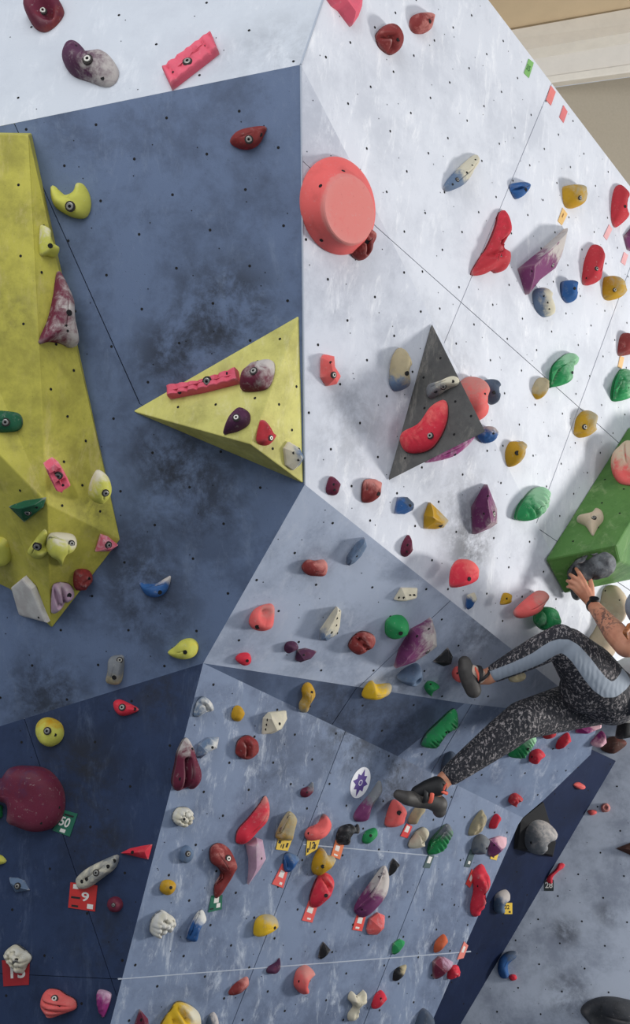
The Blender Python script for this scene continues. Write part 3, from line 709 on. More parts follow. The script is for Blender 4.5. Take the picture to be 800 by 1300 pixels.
H(53,'F4','768,748 775,743 784,745 789,762 783,795 765,832 748,845 741,838 750,812 760,790 764,765',.12,'dome','tan','cream','long tan hold on the white wall behind the climber\'s forearm',screws=((769,750,.005),(787,762,.004)))
H(72,'F4','646,860 650,853 662,852 668,858 660,866 650,866',.05,'rock','sand','grey','small grey-cream hold under the climber\'s raised shin')
# ---- on the dark and the green volume
H(23,'T','541,497 545,489 560,483 575,478 582,480 582,487 570,494 555,502 545,505',.04,'flat','grey','cream','grey elongated hold on the dark volume above the red one',bolt=(563,491,.009),screws=((575,484,.006),(553,497,.007)),wear=(.5,-.3,.5))
H(24,'T','508,560 512,549 530,535 548,518 563,508 569,515 568,535 560,555 548,570 530,576 515,573',.05,'dome','hot','coral','big red curved hold on the dark grey volume',bolt=(546,553,.010),ribs=((512,560),(565,520),10,.10),wear=(-.3,-.5,.4),n=60)
H(35,'Ga','776,595 779,578 787,563 797,561 808,563 816,585 810,612 795,615 783,610',.10,'dome','coral','tan','pinkish beige ring hold at the top of the green volume',dish=(800,588,.45),wear=(0,-.7,.55))
H(49,'Ga','733,660 748,650 757,645 765,650 766,660 760,668 756,675 752,680 744,668 735,663',.04,'dome','tan','cream','cream three-pointed hold on the green volume',bolt=(754,657,.009),n=56)
# ---- middle wall
H(41,'F5','383,720 390,711 400,712 412,711 416,720 413,730 400,732 388,728',.07,'dome','dred','rose','reddish brown sausage hold on the middle wall near the arete foot',wear=(.5,-.3,.3))
H(42,'F5','440,716 442,706 452,692 463,683 466,693 460,705 450,715 443,718',.09,'facet','gblue','slate','blue-grey curved hold on the middle wall casting a long shadow',screws=((453,706),),ridge=((446,710),(461,690)),wear=(-.5,-.2,.3))
H(43,'F5','501,761 510,747 530,747 530,757 520,763 505,763',.06,'facet','cream','cream','flat cream spotted hold on the middle wall',screws=((507,759,.005),(513,759,.005),(521,756,.005),(526,756,.006)))
H(47,'F5','592,771 594,757 603,753 606,760 600,768 594,774',.05,'facet','blue','cream','tiny blue hold with a cream end below the round red hold',wear=(.3,-1,.2))
H(54,'F5','316,789 322,775 335,768 347,768 348,785 345,797 330,801 320,797',.07,'dome','coral','rose','coral shell hold with a smooth scooped face on the middle wall',dish=(338,782,.55),screws=((327,796,.009),),wear=(.2,-.2,.3))
H(55,'F5','299,837 304,830 315,829 319,835 317,843 307,844',.05,'dome','hot','hot','small bright red hold on the lower left of the middle wall',screws=((314,839,.006),))
H(56,'F5','406,812 408,800 420,783 428,771 433,775 432,795 428,806 414,814',.09,'facet','cream','gblue','tall cream wedge hold with dark spots on the middle wall',screws=((431,776,.004),(428,785,.005),(427,794,.005),(421,803,.006),(428,804,.005)),wear=(-.2,.8,.1),ridge=((412,808),(427,778)))
H(57,'F5','361,822 365,815 375,815 379,822 372,828 363,828',.04,'dome','plum','plum','small plum rounded hold beside the plum wedge')
H(58,'F5','375,838 378,826 388,824 402,827 395,836 381,841',.05,'facet','plum','maroon','small plum wedge hold pointing right on the middle wall',screws=((386,832),))
H(59,'F5','442,820 448,808 460,801 474,806 476,815 468,827 450,829',.08,'dome','dred','rose','reddish brown folded hold left of the round green hold',folds=(((446,812),(462,818),(468,826)),((458,803),(462,816))),wear=(.3,0,.2))
H(65,'F5','489,800 491,787 502,781 513,783 519,793 517,806 505,811 492,808',.07,'dome','green','green','round green hold above the large purple diamond',screws=((509,804,.009),))
H(66,'F5','502,848 510,825 525,802 538,794 548,786 554,802 555,820 545,830 525,842',.10,'facet','purple','chalk','large purple diamond hold with a worn pale patch left of the raised foot',bolt=(543,827,.009),screws=((530,808,.006),(545,799,.006)),ridge=((516,834),(545,803)),wear=(.7,.15,.22))
H(67,'F5','551,840 562,832 569,823 575,833 573,843 563,846',.05,'facet','black','black','small black fin hold between purple diamond and raised climbing shoe',screws=((567,840,.006),))
H(68,'F5','504,858 515,848 530,842 534,850 537,860 527,872 515,868 505,863',.08,'dome','gblue','slate','blue-grey cup hold under the large purple diamond',dish=(532,866,.3))
H(69,'F5','461,885 463,873 472,864 478,869 495,868 497,876 490,883',.06,'dome','yellow','sand','yellow horned hold on the lower edge of the middle wall',wear=(.6,0,.2))
H(70,'F5','539,873 543,865 551,866 558,871 552,880 545,883',.05,'dome','green','green','small green hold near the lower edge of the middle wall',screws=((547,869,.005),))
H(71,'F5','574,856 577,848 584,846 592,850 594,858 588,865 578,864',.04,'flat','coral','coral','coral disc hold touched by the toe of the raised climbing shoe',screws=((581,855,.005),))
# ---- underside and shelf
H(60,'F8','383,875 388,867 395,868 399,878 396,890 390,904 381,902 380,893 384,885',.09,'dome','mustard','sand','long mustard bean hold on the shaded underside',screws=((396,879,.006),),wear=(0,.4,.3))
H(73,'F9','535,947 540,932 560,912 575,900 580,905 578,920 565,937 550,947',.08,'dome','green','slate','long dark-topped green ribbed hold on the shelf',ribs=((538,945),(577,903),12,.26),wear=(-.7,-.4,.2),n=84,screws=((567,930,.005),))
H(74,'F9','560,977 563,962 572,954 579,958 577,968 566,982 560,982',.10,'dome','slate','charcoal','slate grey egg hold beside the climber\'s lower ankle',wear=(0,.4,.3))
H(75,'F9','645,958 652,945 665,933 676,930 680,937 675,950 660,961 650,961',.08,'dome','green','mint','green ribbed hold on the shelf right of the lower leg',ribs=((648,958),(678,934),9,.26),wear=(.4,-.4,.4),screws=((671,951,.006),),n=84)
H(76,'F9','690,932 697,921 704,925 705,935 691,937',.06,'dome','red','dred','small dark red hold under the climber\'s seat')
H(77,'F9','706,948 710,938 721,930 724,938 718,947 708,951',.05,'dome','hot','red','red pointed hold right of the small dark red one on the shelf')
H(78,'F9','672,966 674,955 684,951 692,957 688,965 676,968',.06,'dome','hot','coral','rounded red hold just below right of the shelf\'s green hold',screws=((676,961,.005),))
H(79,'F9','646,1018 648,1010 655,1007 664,1013 660,1018 653,1024',.06,'rock','red','rose','lone red hold low at the tip of the shelf')
H(80,'F9','732,930 735,922 750,918 761,910 764,920 757,928 742,932',.08,'facet','magenta','lpink','magenta wedge hold with a pale tip at the right end of the shelf',wear=(1,-.2,.4))
H(81,'F9','750,943 758,934 765,928 770,938 763,948 754,947',.06,'dome','magenta','lpink','pink and white cupped hold next to the brown lens hold',dish=(761,939,.5),wear=(0,.6,.4))
# ---- lower blue wall
H(61,'F7','334,932 336,912 342,905 363,902 365,912 358,925 345,932',.09,'facet','cream','chalk','cream angular block hold with dark spots under the underside',screws=((340,914,.005),(339,920,.005),(338,926,.005),(355,919,.006)),ridge=((344,912),(352,926)))
H(62,'F7','294,906 298,897 304,896 310,903 309,911 302,916 295,913',.04,'dome','mustard','mustard','small oval mustard hold left of the cream block')
H(63,'F7','245,907 250,890 258,884 268,891 271,902 258,906 250,910',.06,'dome','gblue','white','blue-grey and white arched hold at the top corner of the lower wall',folds=(((252,892),(262,896),(266,903)),),wear=(.2,0,.5))
H(64,'F7','250,960 253,945 265,937 278,936 276,950 262,956 254,963',.07,'facet','gblue','white','pale blue wedge hold beside the plum heart-shaped hold',screws=((270,949,.005),),wear=(.4,.2,.4))
H(121,'F7','236,936 243,948 246,960 256,978 254,993 243,1003 236,999 230,1002 222,1003 218,992 222,970 226,952',.09,'dome','maroon','chalk','tall plum heart-shaped hold with a pale top point',folds=(((240,966),(238,1002)),),screws=((244,951,.006),(229,989,.006)),wear=(0,-1.1,-.1),n=60)
H(122,'F7','299,950 302,940 313,933 324,938 329,950 324,960 310,964 300,958',.08,'dome','dred','red','dark red cloven hold below the cream block',folds=(((313,935),(316,948),(316,960)),((304,944),(307,958))))
H(123,'F7','219,1034 224,1026 232,1024 240,1026 246,1035 244,1045 236,1050 228,1049 220,1043',.06,'popcorn','cream','white','cream popcorn-textured hold under the plum heart',n=56,wear=(0,0,.5),screws=((234,1040,.005),))
H(124,'F7','299,1067 302,1053 315,1037 330,1020 337,1010 341,1022 338,1038 325,1055 310,1070 302,1071',.09,'dome','hot','rose','long bright red fang hold on the lower wall',folds=(((306,1052),(322,1036),(336,1020)),),wear=(.2,-.6,.1),n=56)
H(125,'F7','350,1063 354,1050 361,1037 368,1030 375,1037 376,1050 368,1067 358,1066',.09,'dome','sand','mustard','mustard grey finger hold over a yellow tag',ridge=((360,1058),(368,1038)),wear=(0,.3,.3))
H(126,'F7','387,1060 392,1051 404,1045 411,1033 420,1043 419,1055 405,1065 392,1067',.08,'dome','coral','charcoal','coral comma hold with a sooty upper edge',screws=((392,1058,.005),),wear=(-.5,-.8,.1))
H(128,'F7','360,1088 365,1082 378,1087 377,1098 366,1107 360,1103',.06,'dome','blue','gblue','blue ridged hold with a red tag hanging under it',folds=(((366,1084),(368,1102)),),wear=(.2,-.6,.2))
H(130,'F7','396,1105 398,1090 407,1076 413,1085 425,1088 424,1098 415,1107 402,1111',.08,'dome','mustard','sand','mustard horned hold above the round-shouldered red hold',screws=((410,1100,.008),),wear=(.5,-.3,.25))
H(131,'F7','393,1143 400,1118 410,1107 421,1113 423,1128 416,1142 400,1152',.09,'dome','hot','coral','red shield-shaped hold in the middle of the lower wall',screws=((414,1137,.008),),folds=(((412,1110),(419,1128)),),wear=(0,-.3,.3))
H(133,'F7','427,1062 432,1050 445,1046 450,1050 455,1046 456,1058 446,1057 438,1072 428,1070',.08,'rock','black','grey','black twin-lobed hold above the orange tag')
H(135,'F7','449,1037 455,1025 470,1008 482,991 483,1003 476,1022 464,1040 453,1043',.08,'dome','purple','grey','long grey spike hold with a purple foot below the star sticker',wear=(.3,-1.2,.55))
H(136,'F7','460,1067 464,1056 476,1051 479,1058 473,1068 464,1071',.06,'dome','green','green','small green hold under the long grey spike',screws=((471,1061,.006),))
H(137,'F7','489,1047 493,1028 500,1015 508,1020 514,1026 516,1037 508,1048 497,1050',.10,'dome','coral','rose','coral hold under the toe of the lower climbing shoe',screws=((507,1032,.010),),wear=(0,0,.2))
H(138,'F7','518,1043 525,1028 533,1022 540,1024 535,1038 525,1046',.06,'dome','sand','grey','sand grey hold right under the lower climbing shoe')
H(140,'F7','518,1072 525,1058 536,1050 544,1055 542,1068 535,1076 522,1077',.07,'dome','cream','sand','cream ridged hold right of the red-and-white tag',folds=(((530,1056),(528,1070)),((537,1056),(537,1070))))
H(141,'F7','543,1080 548,1065 567,1046 574,1055 572,1068 558,1080 546,1085',.10,'dome','green','grey','green and grey ribbed wedge hold over a dark green tag',ribs=((545,1083),(572,1050),8,.26),wear=(-.1,-1.1,.35),ridge=((552,1070),(568,1056)),n=84)
H(143,'F7','595,1060 600,1043 612,1028 616,1040 617,1047 605,1058',.08,'rock','sand','grey','rugged sand-coloured hold near the right rim of the lower wall')
H(144,'F7','621,1050 624,1040 630,1033 635,1037 633,1047 626,1052',.05,'dome','hot','hot','small red peg hold at the right rim near the shelf tip')
H(145,'F7','599,1080 602,1065 610,1059 618,1063 620,1078 612,1085 602,1084',.09,'dome','grey','slate','smooth grey ball hold above the long red figure-like hold',screws=((618,1077,.006),),wear=(0,.4,.3))
H(146,'F7','621,1085 622,1066 635,1062 643,1063 640,1073 632,1083 625,1088',.08,'facet','purple','lpink','purple and white wedge hold at the right rim of the lower wall',wear=(1,-.8,.3),screws=((628,1073,.005),))
H(148,'F7','599,1161 598,1148 601,1130 600,1110 606,1100 613,1097 614,1108 617,1120 616,1133 610,1148 606,1163',.07,'rock','hot','red','long wavy red hold at the right rim of the lower wall',n=60,screws=((607,1125,.005),))
H(151,'F7','228,1088 230,1078 238,1073 245,1080 243,1092 235,1096 229,1093',.07,'flat','gblue','gblue','blue-grey disc hold left of the dark red bent hold',bolt=(239,1084,.008))
H(152,'F7','203,1130 206,1119 216,1117 223,1122 221,1132 210,1136',.05,'dome','mustard','sand','small mustard hold above the white popcorn hold',screws=((217,1127,.006),))
H(153,'F7','190,1175 193,1165 199,1159 206,1155 214,1160 219,1163 223,1173 215,1186 206,1188 198,1190 191,1184',.06,'popcorn','white','cream','white popcorn hold on the lower wall beside the navy wall edge',n=60,wear=(0,0,.4))
H(154,'F7','237,1190 240,1178 250,1160 257,1155 260,1165 257,1180 248,1195 238,1193',.08,'dome','blue','white','blue and white pinch hold on the lower left of the lower wall',ridge=((244,1185),(255,1164)),wear=(.2,-1.2,.15),folds=(((246,1176),(254,1162)),))
H(155,'F7','266,1085 268,1075 278,1070 290,1077 300,1095 300,1105 290,1118 280,1135 273,1140 272,1125 280,1110 277,1102 268,1095',.09,'dome','dred','rose','dark red bent claw hold over a green tag',bolt=(290,1090,.010),folds=(((284,1112),(276,1132)),),n=60,wear=(0,-.3,.1),ridge=((280,1085),(290,1104)))
H(157,'F7','313,1073 325,1064 333,1066 338,1090 330,1105 315,1123 317,1105 318,1090',.10,'facet','lilac','chalk','lilac grey faceted hold beside the bent claw hold',ridge=((325,1072),(325,1100)),screws=((332,1090,.005),))
H(158,'F7','322,1183 325,1168 335,1161 348,1163 354,1175 345,1184 325,1188',.07,'dome','yellow','sand','rounded yellow hold in the lower left part of the lower wall',wear=(.4,-.7,.2),screws=((349,1178,.006),))
H(159,'F7','168,1312 178,1282 188,1293 190,1312',.05,'facet','maroon','maroon','plum pointed hold at the bottom left corner of the lower wall',screws=((180,1295,.006),))
H(160,'F7','203,1312 206,1298 215,1283 225,1271 240,1275 253,1287 251,1312',.10,'dome','yellow','cream','large yellow wrinkled hold with a chalky rim at the bottom edge',folds=(((228,1276),(238,1296)),((220,1285),(226,1302))),wear=(.9,-.3,0))
H(161,'F7','290,1261 297,1250 313,1240 315,1248 307,1260 295,1263',.05,'dome','dred','rose','dark red leaf hold beside the lower seam',wear=(.3,-.5,.2))
H(162,'F7','261,1312 264,1292 272,1285 276,1295 274,1312',.06,'dome','slate','chalk','slate hold with a chalky tip at the bottom edge',wear=(.5,-.6,.2))
H(163,'F7','339,1235 340,1228 350,1222 355,1216 356,1228 348,1236',.05,'dome','plum','maroon','small plum horn hold on the pale lower seam line')
H(164,'F7','373,1248 377,1232 388,1225 397,1232 396,1245 391,1260 383,1262 376,1255',.09,'dome','coral','rose','peanut-shaped coral hold just under the pale seam line',screws=((380,1246,.005),),wear=(.2,-.7,.35))
H(165,'F7','405,1215 408,1202 411,1196 420,1206 414,1214 407,1218',.05,'facet','black','black','small black pointed hold above the lower seam line')
H(166,'F7','442,1268 446,1258 453,1264 462,1257 464,1268 457,1282 452,1293 443,1296 442,1287 448,1277',.05,'rock','cream','sand','cream bone-shaped hold near the bottom edge',n=56,screws=((453,1266,.004),))
H(167,'F7','472,1278 476,1264 484,1257 490,1265 487,1275 475,1280',.05,'dome','hot','hot','bright red hold right of the cream bone-shaped one',screws=((484,1268,.005),))
H(168,'F7','499,1244 501,1232 508,1227 516,1225 513,1234 503,1244',.05,'dome','black','sand','small black and tan hold below the small green one',wear=(.8,-.5,.1))
H(169,'F7','450,1155 455,1143 470,1120 488,1099 491,1112 488,1127 475,1148 460,1164 452,1160',.09,'dome','purple','chalk','long purple and grey blade hold over a red tag',wear=(.3,-1,.45),ridge=((460,1150),(484,1114)),screws=((460,1155,.004),))
H(171,'F7','467,1180 470,1167 480,1159 488,1162 486,1170 488,1178 478,1187 468,1186',.08,'facet','coral','lpink','coral faceted hold right under the long purple blade')
H(172,'F7','494,1110 497,1095 500,1090 508,1098 503,1105 495,1112',.05,'facet','black','black','small black hold at the top of the purple blade')
H(173,'F7','498,1210 500,1198 508,1192 514,1195 509,1206 500,1212',.05,'facet','green','green','small green hold on the seam near the bottom')
H(174,'F7','551,1208 553,1196 563,1186 567,1192 562,1204 553,1209',.06,'dome','orange','orange','small orange hold left of the pale pink tag')
H(176,'F7','551,1242 551,1222 558,1215 566,1216 575,1221 571,1229 560,1237 554,1243',.08,'facet','maroon','lilac','plum wedge hold touching a small red hold at the bottom right rim',wear=(.4,-.4,.2))
H(177,'F7','568,1240 571,1228 580,1225 583,1231 577,1242 570,1243',.05,'rock','hot','hot','small red hold touching the plum wedge at the rim')
H(178,'F7','526,1312 531,1290 538,1280 546,1288 548,1312',.08,'dome','slate','charcoal','slate grey hold at the bottom edge near the right rim')
H(179,'F7','382,1010 383,1002 392,998 397,993 398,1003 388,1012',.05,'dome','maroon','grey','small plum hold high on the lower wall left of the star sticker',wear=(.4,-.7,.2),screws=((390,1006,.004),))
# ---- navy wall
H(85,'F6','45,929 48,917 57,911 68,912 78,919 81,931 76,942 64,948 52,943',.06,'dome','lime','mustard','round yellow-green hold on the navy wall',bolt=(60,928,.011),screws=((70,933,.006),),wear=(0,-.6,.2))
H(86,'F6','144,892 150,888 158,890 176,900 168,906 155,909 146,902',.045,'dome','hot','coral','red teardrop hold near the top of the navy wall',bolt=(155,898,.010),screws=((171,900,.006),))
H(87,'F6','-20,992 5,988 15,975 30,972 55,974 72,987 82,1008 80,1035 65,1052 45,1056 22,1050 12,1045 12,1022 -20,1014',.09,'flat','maroon','plum','very large round maroon hold on the navy wall at the left edge',wear=(-.2,-.3,.2),n=64,screws=((52,1045,.005),(75,1025,.005)))
H(871,'F6','-12,1024 2,1022 3,1030 2,1038 -12,1040',.04,'dome','green','green','green sliver of a hold in the notch of the large maroon hold')
H(89,'F6','-10,1084 2,1086 8,1093 3,1097 -10,1098',.04,'dome','lime','yellow','small yellow-green sliver of a hold on the navy wall at the left edge')
H(90,'F6','12,1114 22,1115 30,1118 37,1130 20,1133 14,1124',.05,'facet','gblue','gblue','blue-grey diamond-shaped hold on the navy wall',bolt=(22,1125,.009))
H(91,'F6','97,1115 110,1103 130,1092 148,1085 151,1090 147,1102 130,1115 112,1127 100,1128 97,1122',.05,'flat','grey','cream','long grey finger-board hold above the red tag with a nine',bolt=(122,1108,.009),screws=((104,1119,.007),(110,1116,.007),(137,1100,.007),(145,1093,.007)),wear=(-.3,0,.5))
H(92,'F6','153,1083 165,1077 180,1074 193,1072 191,1080 188,1091 170,1087',.05,'facet','hot','coral','pink-red spike hold pointing left at the right edge of the navy wall',screws=((168,1082,.006),))
H(93,'F6','136,1148 139,1141 147,1138 154,1142 156,1150 151,1157 143,1158 138,1154',.05,'dome','maroon','dred','small round maroon hold right of the red tag with a nine',bolt=(144,1149,.006))
H(95,'F6','5,1213 10,1205 16,1200 23,1199 33,1206 41,1215 35,1226 28,1236 18,1232 10,1226',.06,'popcorn','cream','white','cream popcorn hold over the dark red tag on the navy wall',n=60,bolt=(20,1221,.009),wear=(0,0,.4))
H(97,'F6','51,1275 55,1262 63,1255 75,1256 84,1262 95,1268 98,1275 96,1281 80,1286 65,1293 56,1287',.07,'dome','coral','rose','coral fan-shaped ribbed hold at the bottom of the navy wall',bolt=(69,1268,.010),screws=((74,1277,.008),),ribs=((80,1252),(72,1294),5,.26),n=84)
H(98,'F6','124,1262 127,1256 140,1260 141,1268 135,1285 130,1292 125,1280',.06,'rock','magenta','lilac','magenta spotted hold at the bottom beside the navy wall edge',wear=(.2,-1,.1))
# ---- far walls
H(180,'F10','728,996 735,993 743,998 742,1001 733,1001',.04,'dome','coral','rose','small pink hold on the navy strip behind')
H(181,'F11','746,1030 750,1028 757,1029 757,1033 750,1035',.04,'dome','coral','hot','tiny pink hold left of the round one on the far grey wall')
H(182,'F11','763,1026 765,1021 771,1020 775,1025 773,1030 766,1031',.05,'dome','rose','lilac','tiny round pink hold with a hollow on the far grey wall',dish=(769,1025,.4))
H(183,'F11','694,1119 696,1112 705,1104 710,1096 717,1097 715,1102 708,1107 702,1114 701,1122',.04,'dome','hot','coral','thin red bone-shaped hold over the dark numbered tag on the far wall')
H(185,'F10','627,1148 629,1137 636,1131 644,1130 643,1138 638,1145 640,1158 633,1160 628,1155',.07,'dome','gblue','chalk','pale blue crescent hold next to the yellow tag on the navy strip',wear=(.2,-.6,.4))
H(187,'F11','632,1228 635,1216 645,1208 656,1208 655,1216 645,1225 646,1240 638,1242 633,1236',.08,'dome','blue','slate','blue crescent hold on the far grey wall near the navy strip',wear=(.4,-.8,.1))
H(188,'F11','646,1241 649,1237 655,1238 656,1243 650,1245',.03,'dome','hot','hot','tiny red hold under the blue crescent on the far wall')
H(189,'F11','782,1077 803,1069 806,1088',.08,'facet','brown','brown','small brown triangular hold at the right edge on the far wall')
H(82,'F11','762,950 770,938 783,935 796,943 788,952 777,957',.10,'dome','brown','dred','brown lens-shaped hold at the right end below the climber')
H(83,'F4','783,936 787,915 793,914 799,920 799,930 793,938',.08,'dome','black','charcoal','black rounded hold at the right edge under the climber\'s seat')
H(84,'F4','773,905 775,885 783,878 800,876 815,890 812,912 795,918 778,915',.14,'dome','white','cream','large white dome hold at the right edge behind the climber\'s hip')
o = H(190,'F11','737,1283 745,1272 765,1265 790,1267 812,1277 818,1312 765,1312 745,1295',.16,'dome','charcoal','black','big dark grey scooped hold at the bottom right corner',dish=(760,1295,.45),n=60)
# black plate with the grey ball hold
V_, VW_ = volume('climbing_volume', 'F10', [(690, 1018, .02), (662, 1041, .02), (658, 1076, .02), (702, 1086, .06), (706, 1070, .06), (690, 1018, 0), (655, 1041, 0), (652, 1078, 0), (702, 1088, 0), (706, 1070, 0)],
   [(0, 1, 2, 3, 4), (0, 5, 6, 1), (1, 6, 7, 2), (2, 7, 8, 3), (3, 8, 9, 4), (4, 9, 5, 0), (5, 9, 8, 7, 6)], plain('black_plate', (20, 21, 24), 0.8, 0, .2), 'black wedge plate behind the grey ball hold on the navy strip', 'wooden wall volumes', bevel=.003)
H(191,'F10','663,1060 668,1045 680,1038 695,1043 702,1058 700,1072 690,1081 675,1083 665,1074',.14,'dome','grey','chalk','large grey ball hold on the navy strip',wear=(.2,-.2,.4),screws=((675,1070,.008),))
# big black hold the climber grips, under the green volume
H(52,'Gb','727,716 735,708 752,702 768,700 779,706 782,716 774,728 758,735 742,732 735,742 738,757 732,762 726,757 723,740 720,726',.10,'rock','charcoal','grey','big dark grey looping hold gripped by the climber under the green volume',folds=(((738,724),(755,718),(772,708)),((742,706),(752,712),(750,722)),((728,722),(733,736),(732,752))),wear=(.2,-.3,.3),n=84)
# ------------------------------------------------------------------ coral disc volume: a short cone with a flat face
def coral_disc():
    pl = FL['F3']; c0 = pl.hit((428, 262.5), .0); c1 = pl.hit((444, 267), .115)
    nseg = 56; R0, R1 = .168, .114
    rings = [(0, R0*.985, -.002), (0, R0, .006), (0, R0, .016), (.25, None, None), (.5, None, None), (.75, None, None), (.93, None, None), (1, R1, 0), (1, R1*.97, .004), (1, R1*.6, .005), (1, R1*.2, .005)]
    V = []; Fc = []; WR = []
    h1 = (c1-c0).dot(pl.n); off = (c1-c0)-pl.n*h1
    for t, r, z in rings:
        if r is None: r = R0+(R1-R0)*(t**.8); z = .016+(h1-.016)*t; cc = c0+off*t
        elif t == 0: cc = c0
        else: cc = c0+off; z = h1+z
        for s in range(nseg):
            a = 2*math.pi*s/nseg; V.append(cc+pl.v*(r*math.cos(a))+pl.u*(r*math.sin(a))+pl.n*z); WR.append(.95 if t >= .93 else .05)
    for k in range(len(rings)-1):
        for s in range(nseg): j = (s+1) % nseg; Fc.append((k*nseg+s, k*nseg+j, (k+1)*nseg+j, (k+1)*nseg+s))
    Fc.append([(len(rings)-1)*nseg+s for s in range(nseg)]); Fc.append(list(range(nseg-1, -1, -1)))
    o = mesh_obj('climbing_hold', V, Fc, hm('coral', 'coral2'), smooth=True, origin=c0); fix_normals(o)
    o.data.set_sharp_from_angle(angle=math.radians(40))
    a = o.data.attributes.new('wear', 'FLOAT', 'POINT'); a.data.foreach_set('value', WR)
    tag(o, 'largest coral hold, a round disc with a flat face beside the arete', 'climbing hold', GROUPS['F3'])
    bvh = BVHTree.FromPolygons([tuple(v) for v in V], Fc)
    for p in ((407, 236), (436, 217), (408, 305)):
        r = ray(p).normalized(); loc, nor, _, _ = bvh.ray_cast(CAM, r)
        if loc: screw_at(loc, nor if nor.dot(r) < 0 else -nor, o, .007)
coral_disc()
# ------------------------------------------------------------------ route tags
def text_mesh(body, bold=0.02):
    cu = bpy.data.curves.new('t', 'FONT'); cu.body = body; cu.align_x = 'CENTER'; cu.align_y = 'CENTER'; cu.offset = bold; cu.resolution_u = 4
    ob = bpy.data.objects.new('t', cu); COL.objects.link(ob)
    dg = bpy.context.evaluated_depsgraph_get(); dg.update()
    me = bpy.data.meshes.new_from_object(ob.evaluated_get(dg)); bpy.data.objects.remove(ob); bpy.data.curves.remove(cu)
    V = [v.co.copy() for v in me.vertices]; Fc = [tuple(p.vertices) for p in me.polygons]; bpy.data.meshes.remove(me)
    x0 = min(v.x for v in V); x1 = max(v.x for v in V); y0 = min(v.y for v in V); y1 = max(v.y for v in V)
    return [((v.x-x0)/(x1-x0), (v.y-y0)/(y1-y0)) for v in V], Fc
def flat_part(name, pl, uv, faces, quadpx, h, mat, parent):
    a, b, c, d = [pl.hit(p, h) for p in quadpx]       # top-left, top-right, bottom-right, bottom-left
    V = [(a*(1-u)+b*u)*v+(d*(1-u)+c*u)*(1-v) for u, v in uv]
    return mesh_obj(name, V, faces, mat, parent)
TM = {}
def tmat(c):
    if c not in TM: TM[c] = plain('card_%d_%d_%d' % c, c, .55, 0, .12, 14)
    return TM[c]
WH = (226, 222, 214); BK_ = (24, 24, 26)
def route_tag(fl, quad_, col, label, marks=(), writing=None):
    pl = FL[fl]; q = S(quad_); v, f = prism([pl.hit(p) for p in q], pl.n, .0035, .0005)
    o = mesh_obj('route_tag', v, f, tmat(col)); fix_normals(o); tag(o, label, 'route tag', 'numbered route tags')
    if writing:
        body, (u0, v0, u1, v1), c = writing
        uv, fc = text_mesh(body); uv = [(u0+u*(u1-u0), v0+w_*(v1-v0)) for u, w_ in uv]
        flat_part('number', pl, uv, fc, q, .0042, tmat(c), o)
    for (u0, v0, u1, v1, c) in marks:      # printed patches: u to the right, v up
        flat_part('printed_mark', pl, [(u0, v0), (u1, v0), (u1, v1), (u0, v1)], [(0, 1, 2, 3)], q, .0040, tmat(c), o)
    return o
RED = (196, 44, 40); PNK = (226, 90, 84); YEL = (226, 190, 70); GRN = (24, 100, 76); ORG = (224, 122, 76)
route_tag('F6', '81,1028 99,1033 89,1062 67,1054', GRN, 'green tag numbered fifty beside the very large maroon hold', [(.35, .05, .65, .2, WH), (.2, .78, .8, .86, BK_)], ('50', (.12, .30, .72, .72), WH))
route_tag('F6', '90,1120 124,1124 121,1157 87,1152', RED, 'square red tag numbered nine on the navy wall', [(.1, .76, .3, .94, WH), (.68, .06, .9, .24, WH), (.06, .38, .4, .46, BK_), (.1, .05, .35, .13, BK_)], ('9', (.44, .32, .72, .68), WH))
route_tag('F6', '3,1219 38,1219 37,1250 5,1252', (160, 26, 34), 'dark red tag numbered thirteen under the cream popcorn hold', [], ('13', (.28, .28, .84, .84), WH))
route_tag('F11', '691,1117 703,1117 703,1131 691,1131', (34, 46, 48), 'small dark tag numbered twenty-eight on the far wall', [], ('28', (.1, .25, .9, .8), WH))
route_tag('F10', '640,1146 650,1146 650,1160 640,1160', YEL, 'yellow tag numbered thirty-two beside the pale blue crescent', [(.6, .08, .85, .25, BK_)], ('32', (.1, .4, .7, .8), BK_))
route_tag('F7', '354,1059 372,1061 365,1080 350,1078', YEL, 'yellow tag with black print under the mustard grey finger', [(.1, .4, .3, .6, BK_), (.5, .1, .6, .4, BK_), (.75, .2, .9, .5, BK_), (.35, .15, .42, .35, BK_)])
route_tag('F7', '390,1062 406,1064 402,1078 388,1086', YEL, 'yellow tag with black print under the sooty coral comma', [(.1, .1, .25, .35, BK_), (.7, .1, .85, .5, BK_)], ('12', (.3, .2, .75, .7), BK_))
route_tag('F7', '358,1096 366,1102 359,1127 345,1122', PNK, 'pinkish red tag under the blue ridged hold', [(.25, .42, .75, .74, WH), (.6, .1, .85, .22, WH)])
route_tag('F7', '392,1143 403,1149 396,1171 383,1168', PNK, 'red tag hanging under the red shield-shaped hold', [(.2, .45, .75, .75, WH), (.45, .1, .8, .2, WH)])
route_tag('F7', '426,1066 437,1070 431,1091 420,1086', ORG, 'orange tag under the black twin-lobed hold', [(.25, .4, .7, .72, WH), (.3, .1, .7, .2, WH)])
route_tag('F7', '516,1045 523,1049 517,1064 508,1061', (216, 50, 50), 'red-and-white tag below the lower climbing shoe', [(.25, .4, .8, .9, WH)])
route_tag('F7', '544,1084 551,1086 545,1102 537,1101', (70, 92, 92), 'dark green tag under the green and grey wedge', [(.3, .35, .85, .85, WH)])
route_tag('F7', '599,1103 603,1112 596,1127 591,1122', (214, 64, 56), 'red tag beside the long wavy red hold', [(.3, .4, .8, .75, WH)])
route_tag('F7', '597,1078 602,1084 596,1101 589,1100', (58, 80, 84), 'dark tag under the smooth grey ball hold', [(.5, .2, .9, .4, WH)])
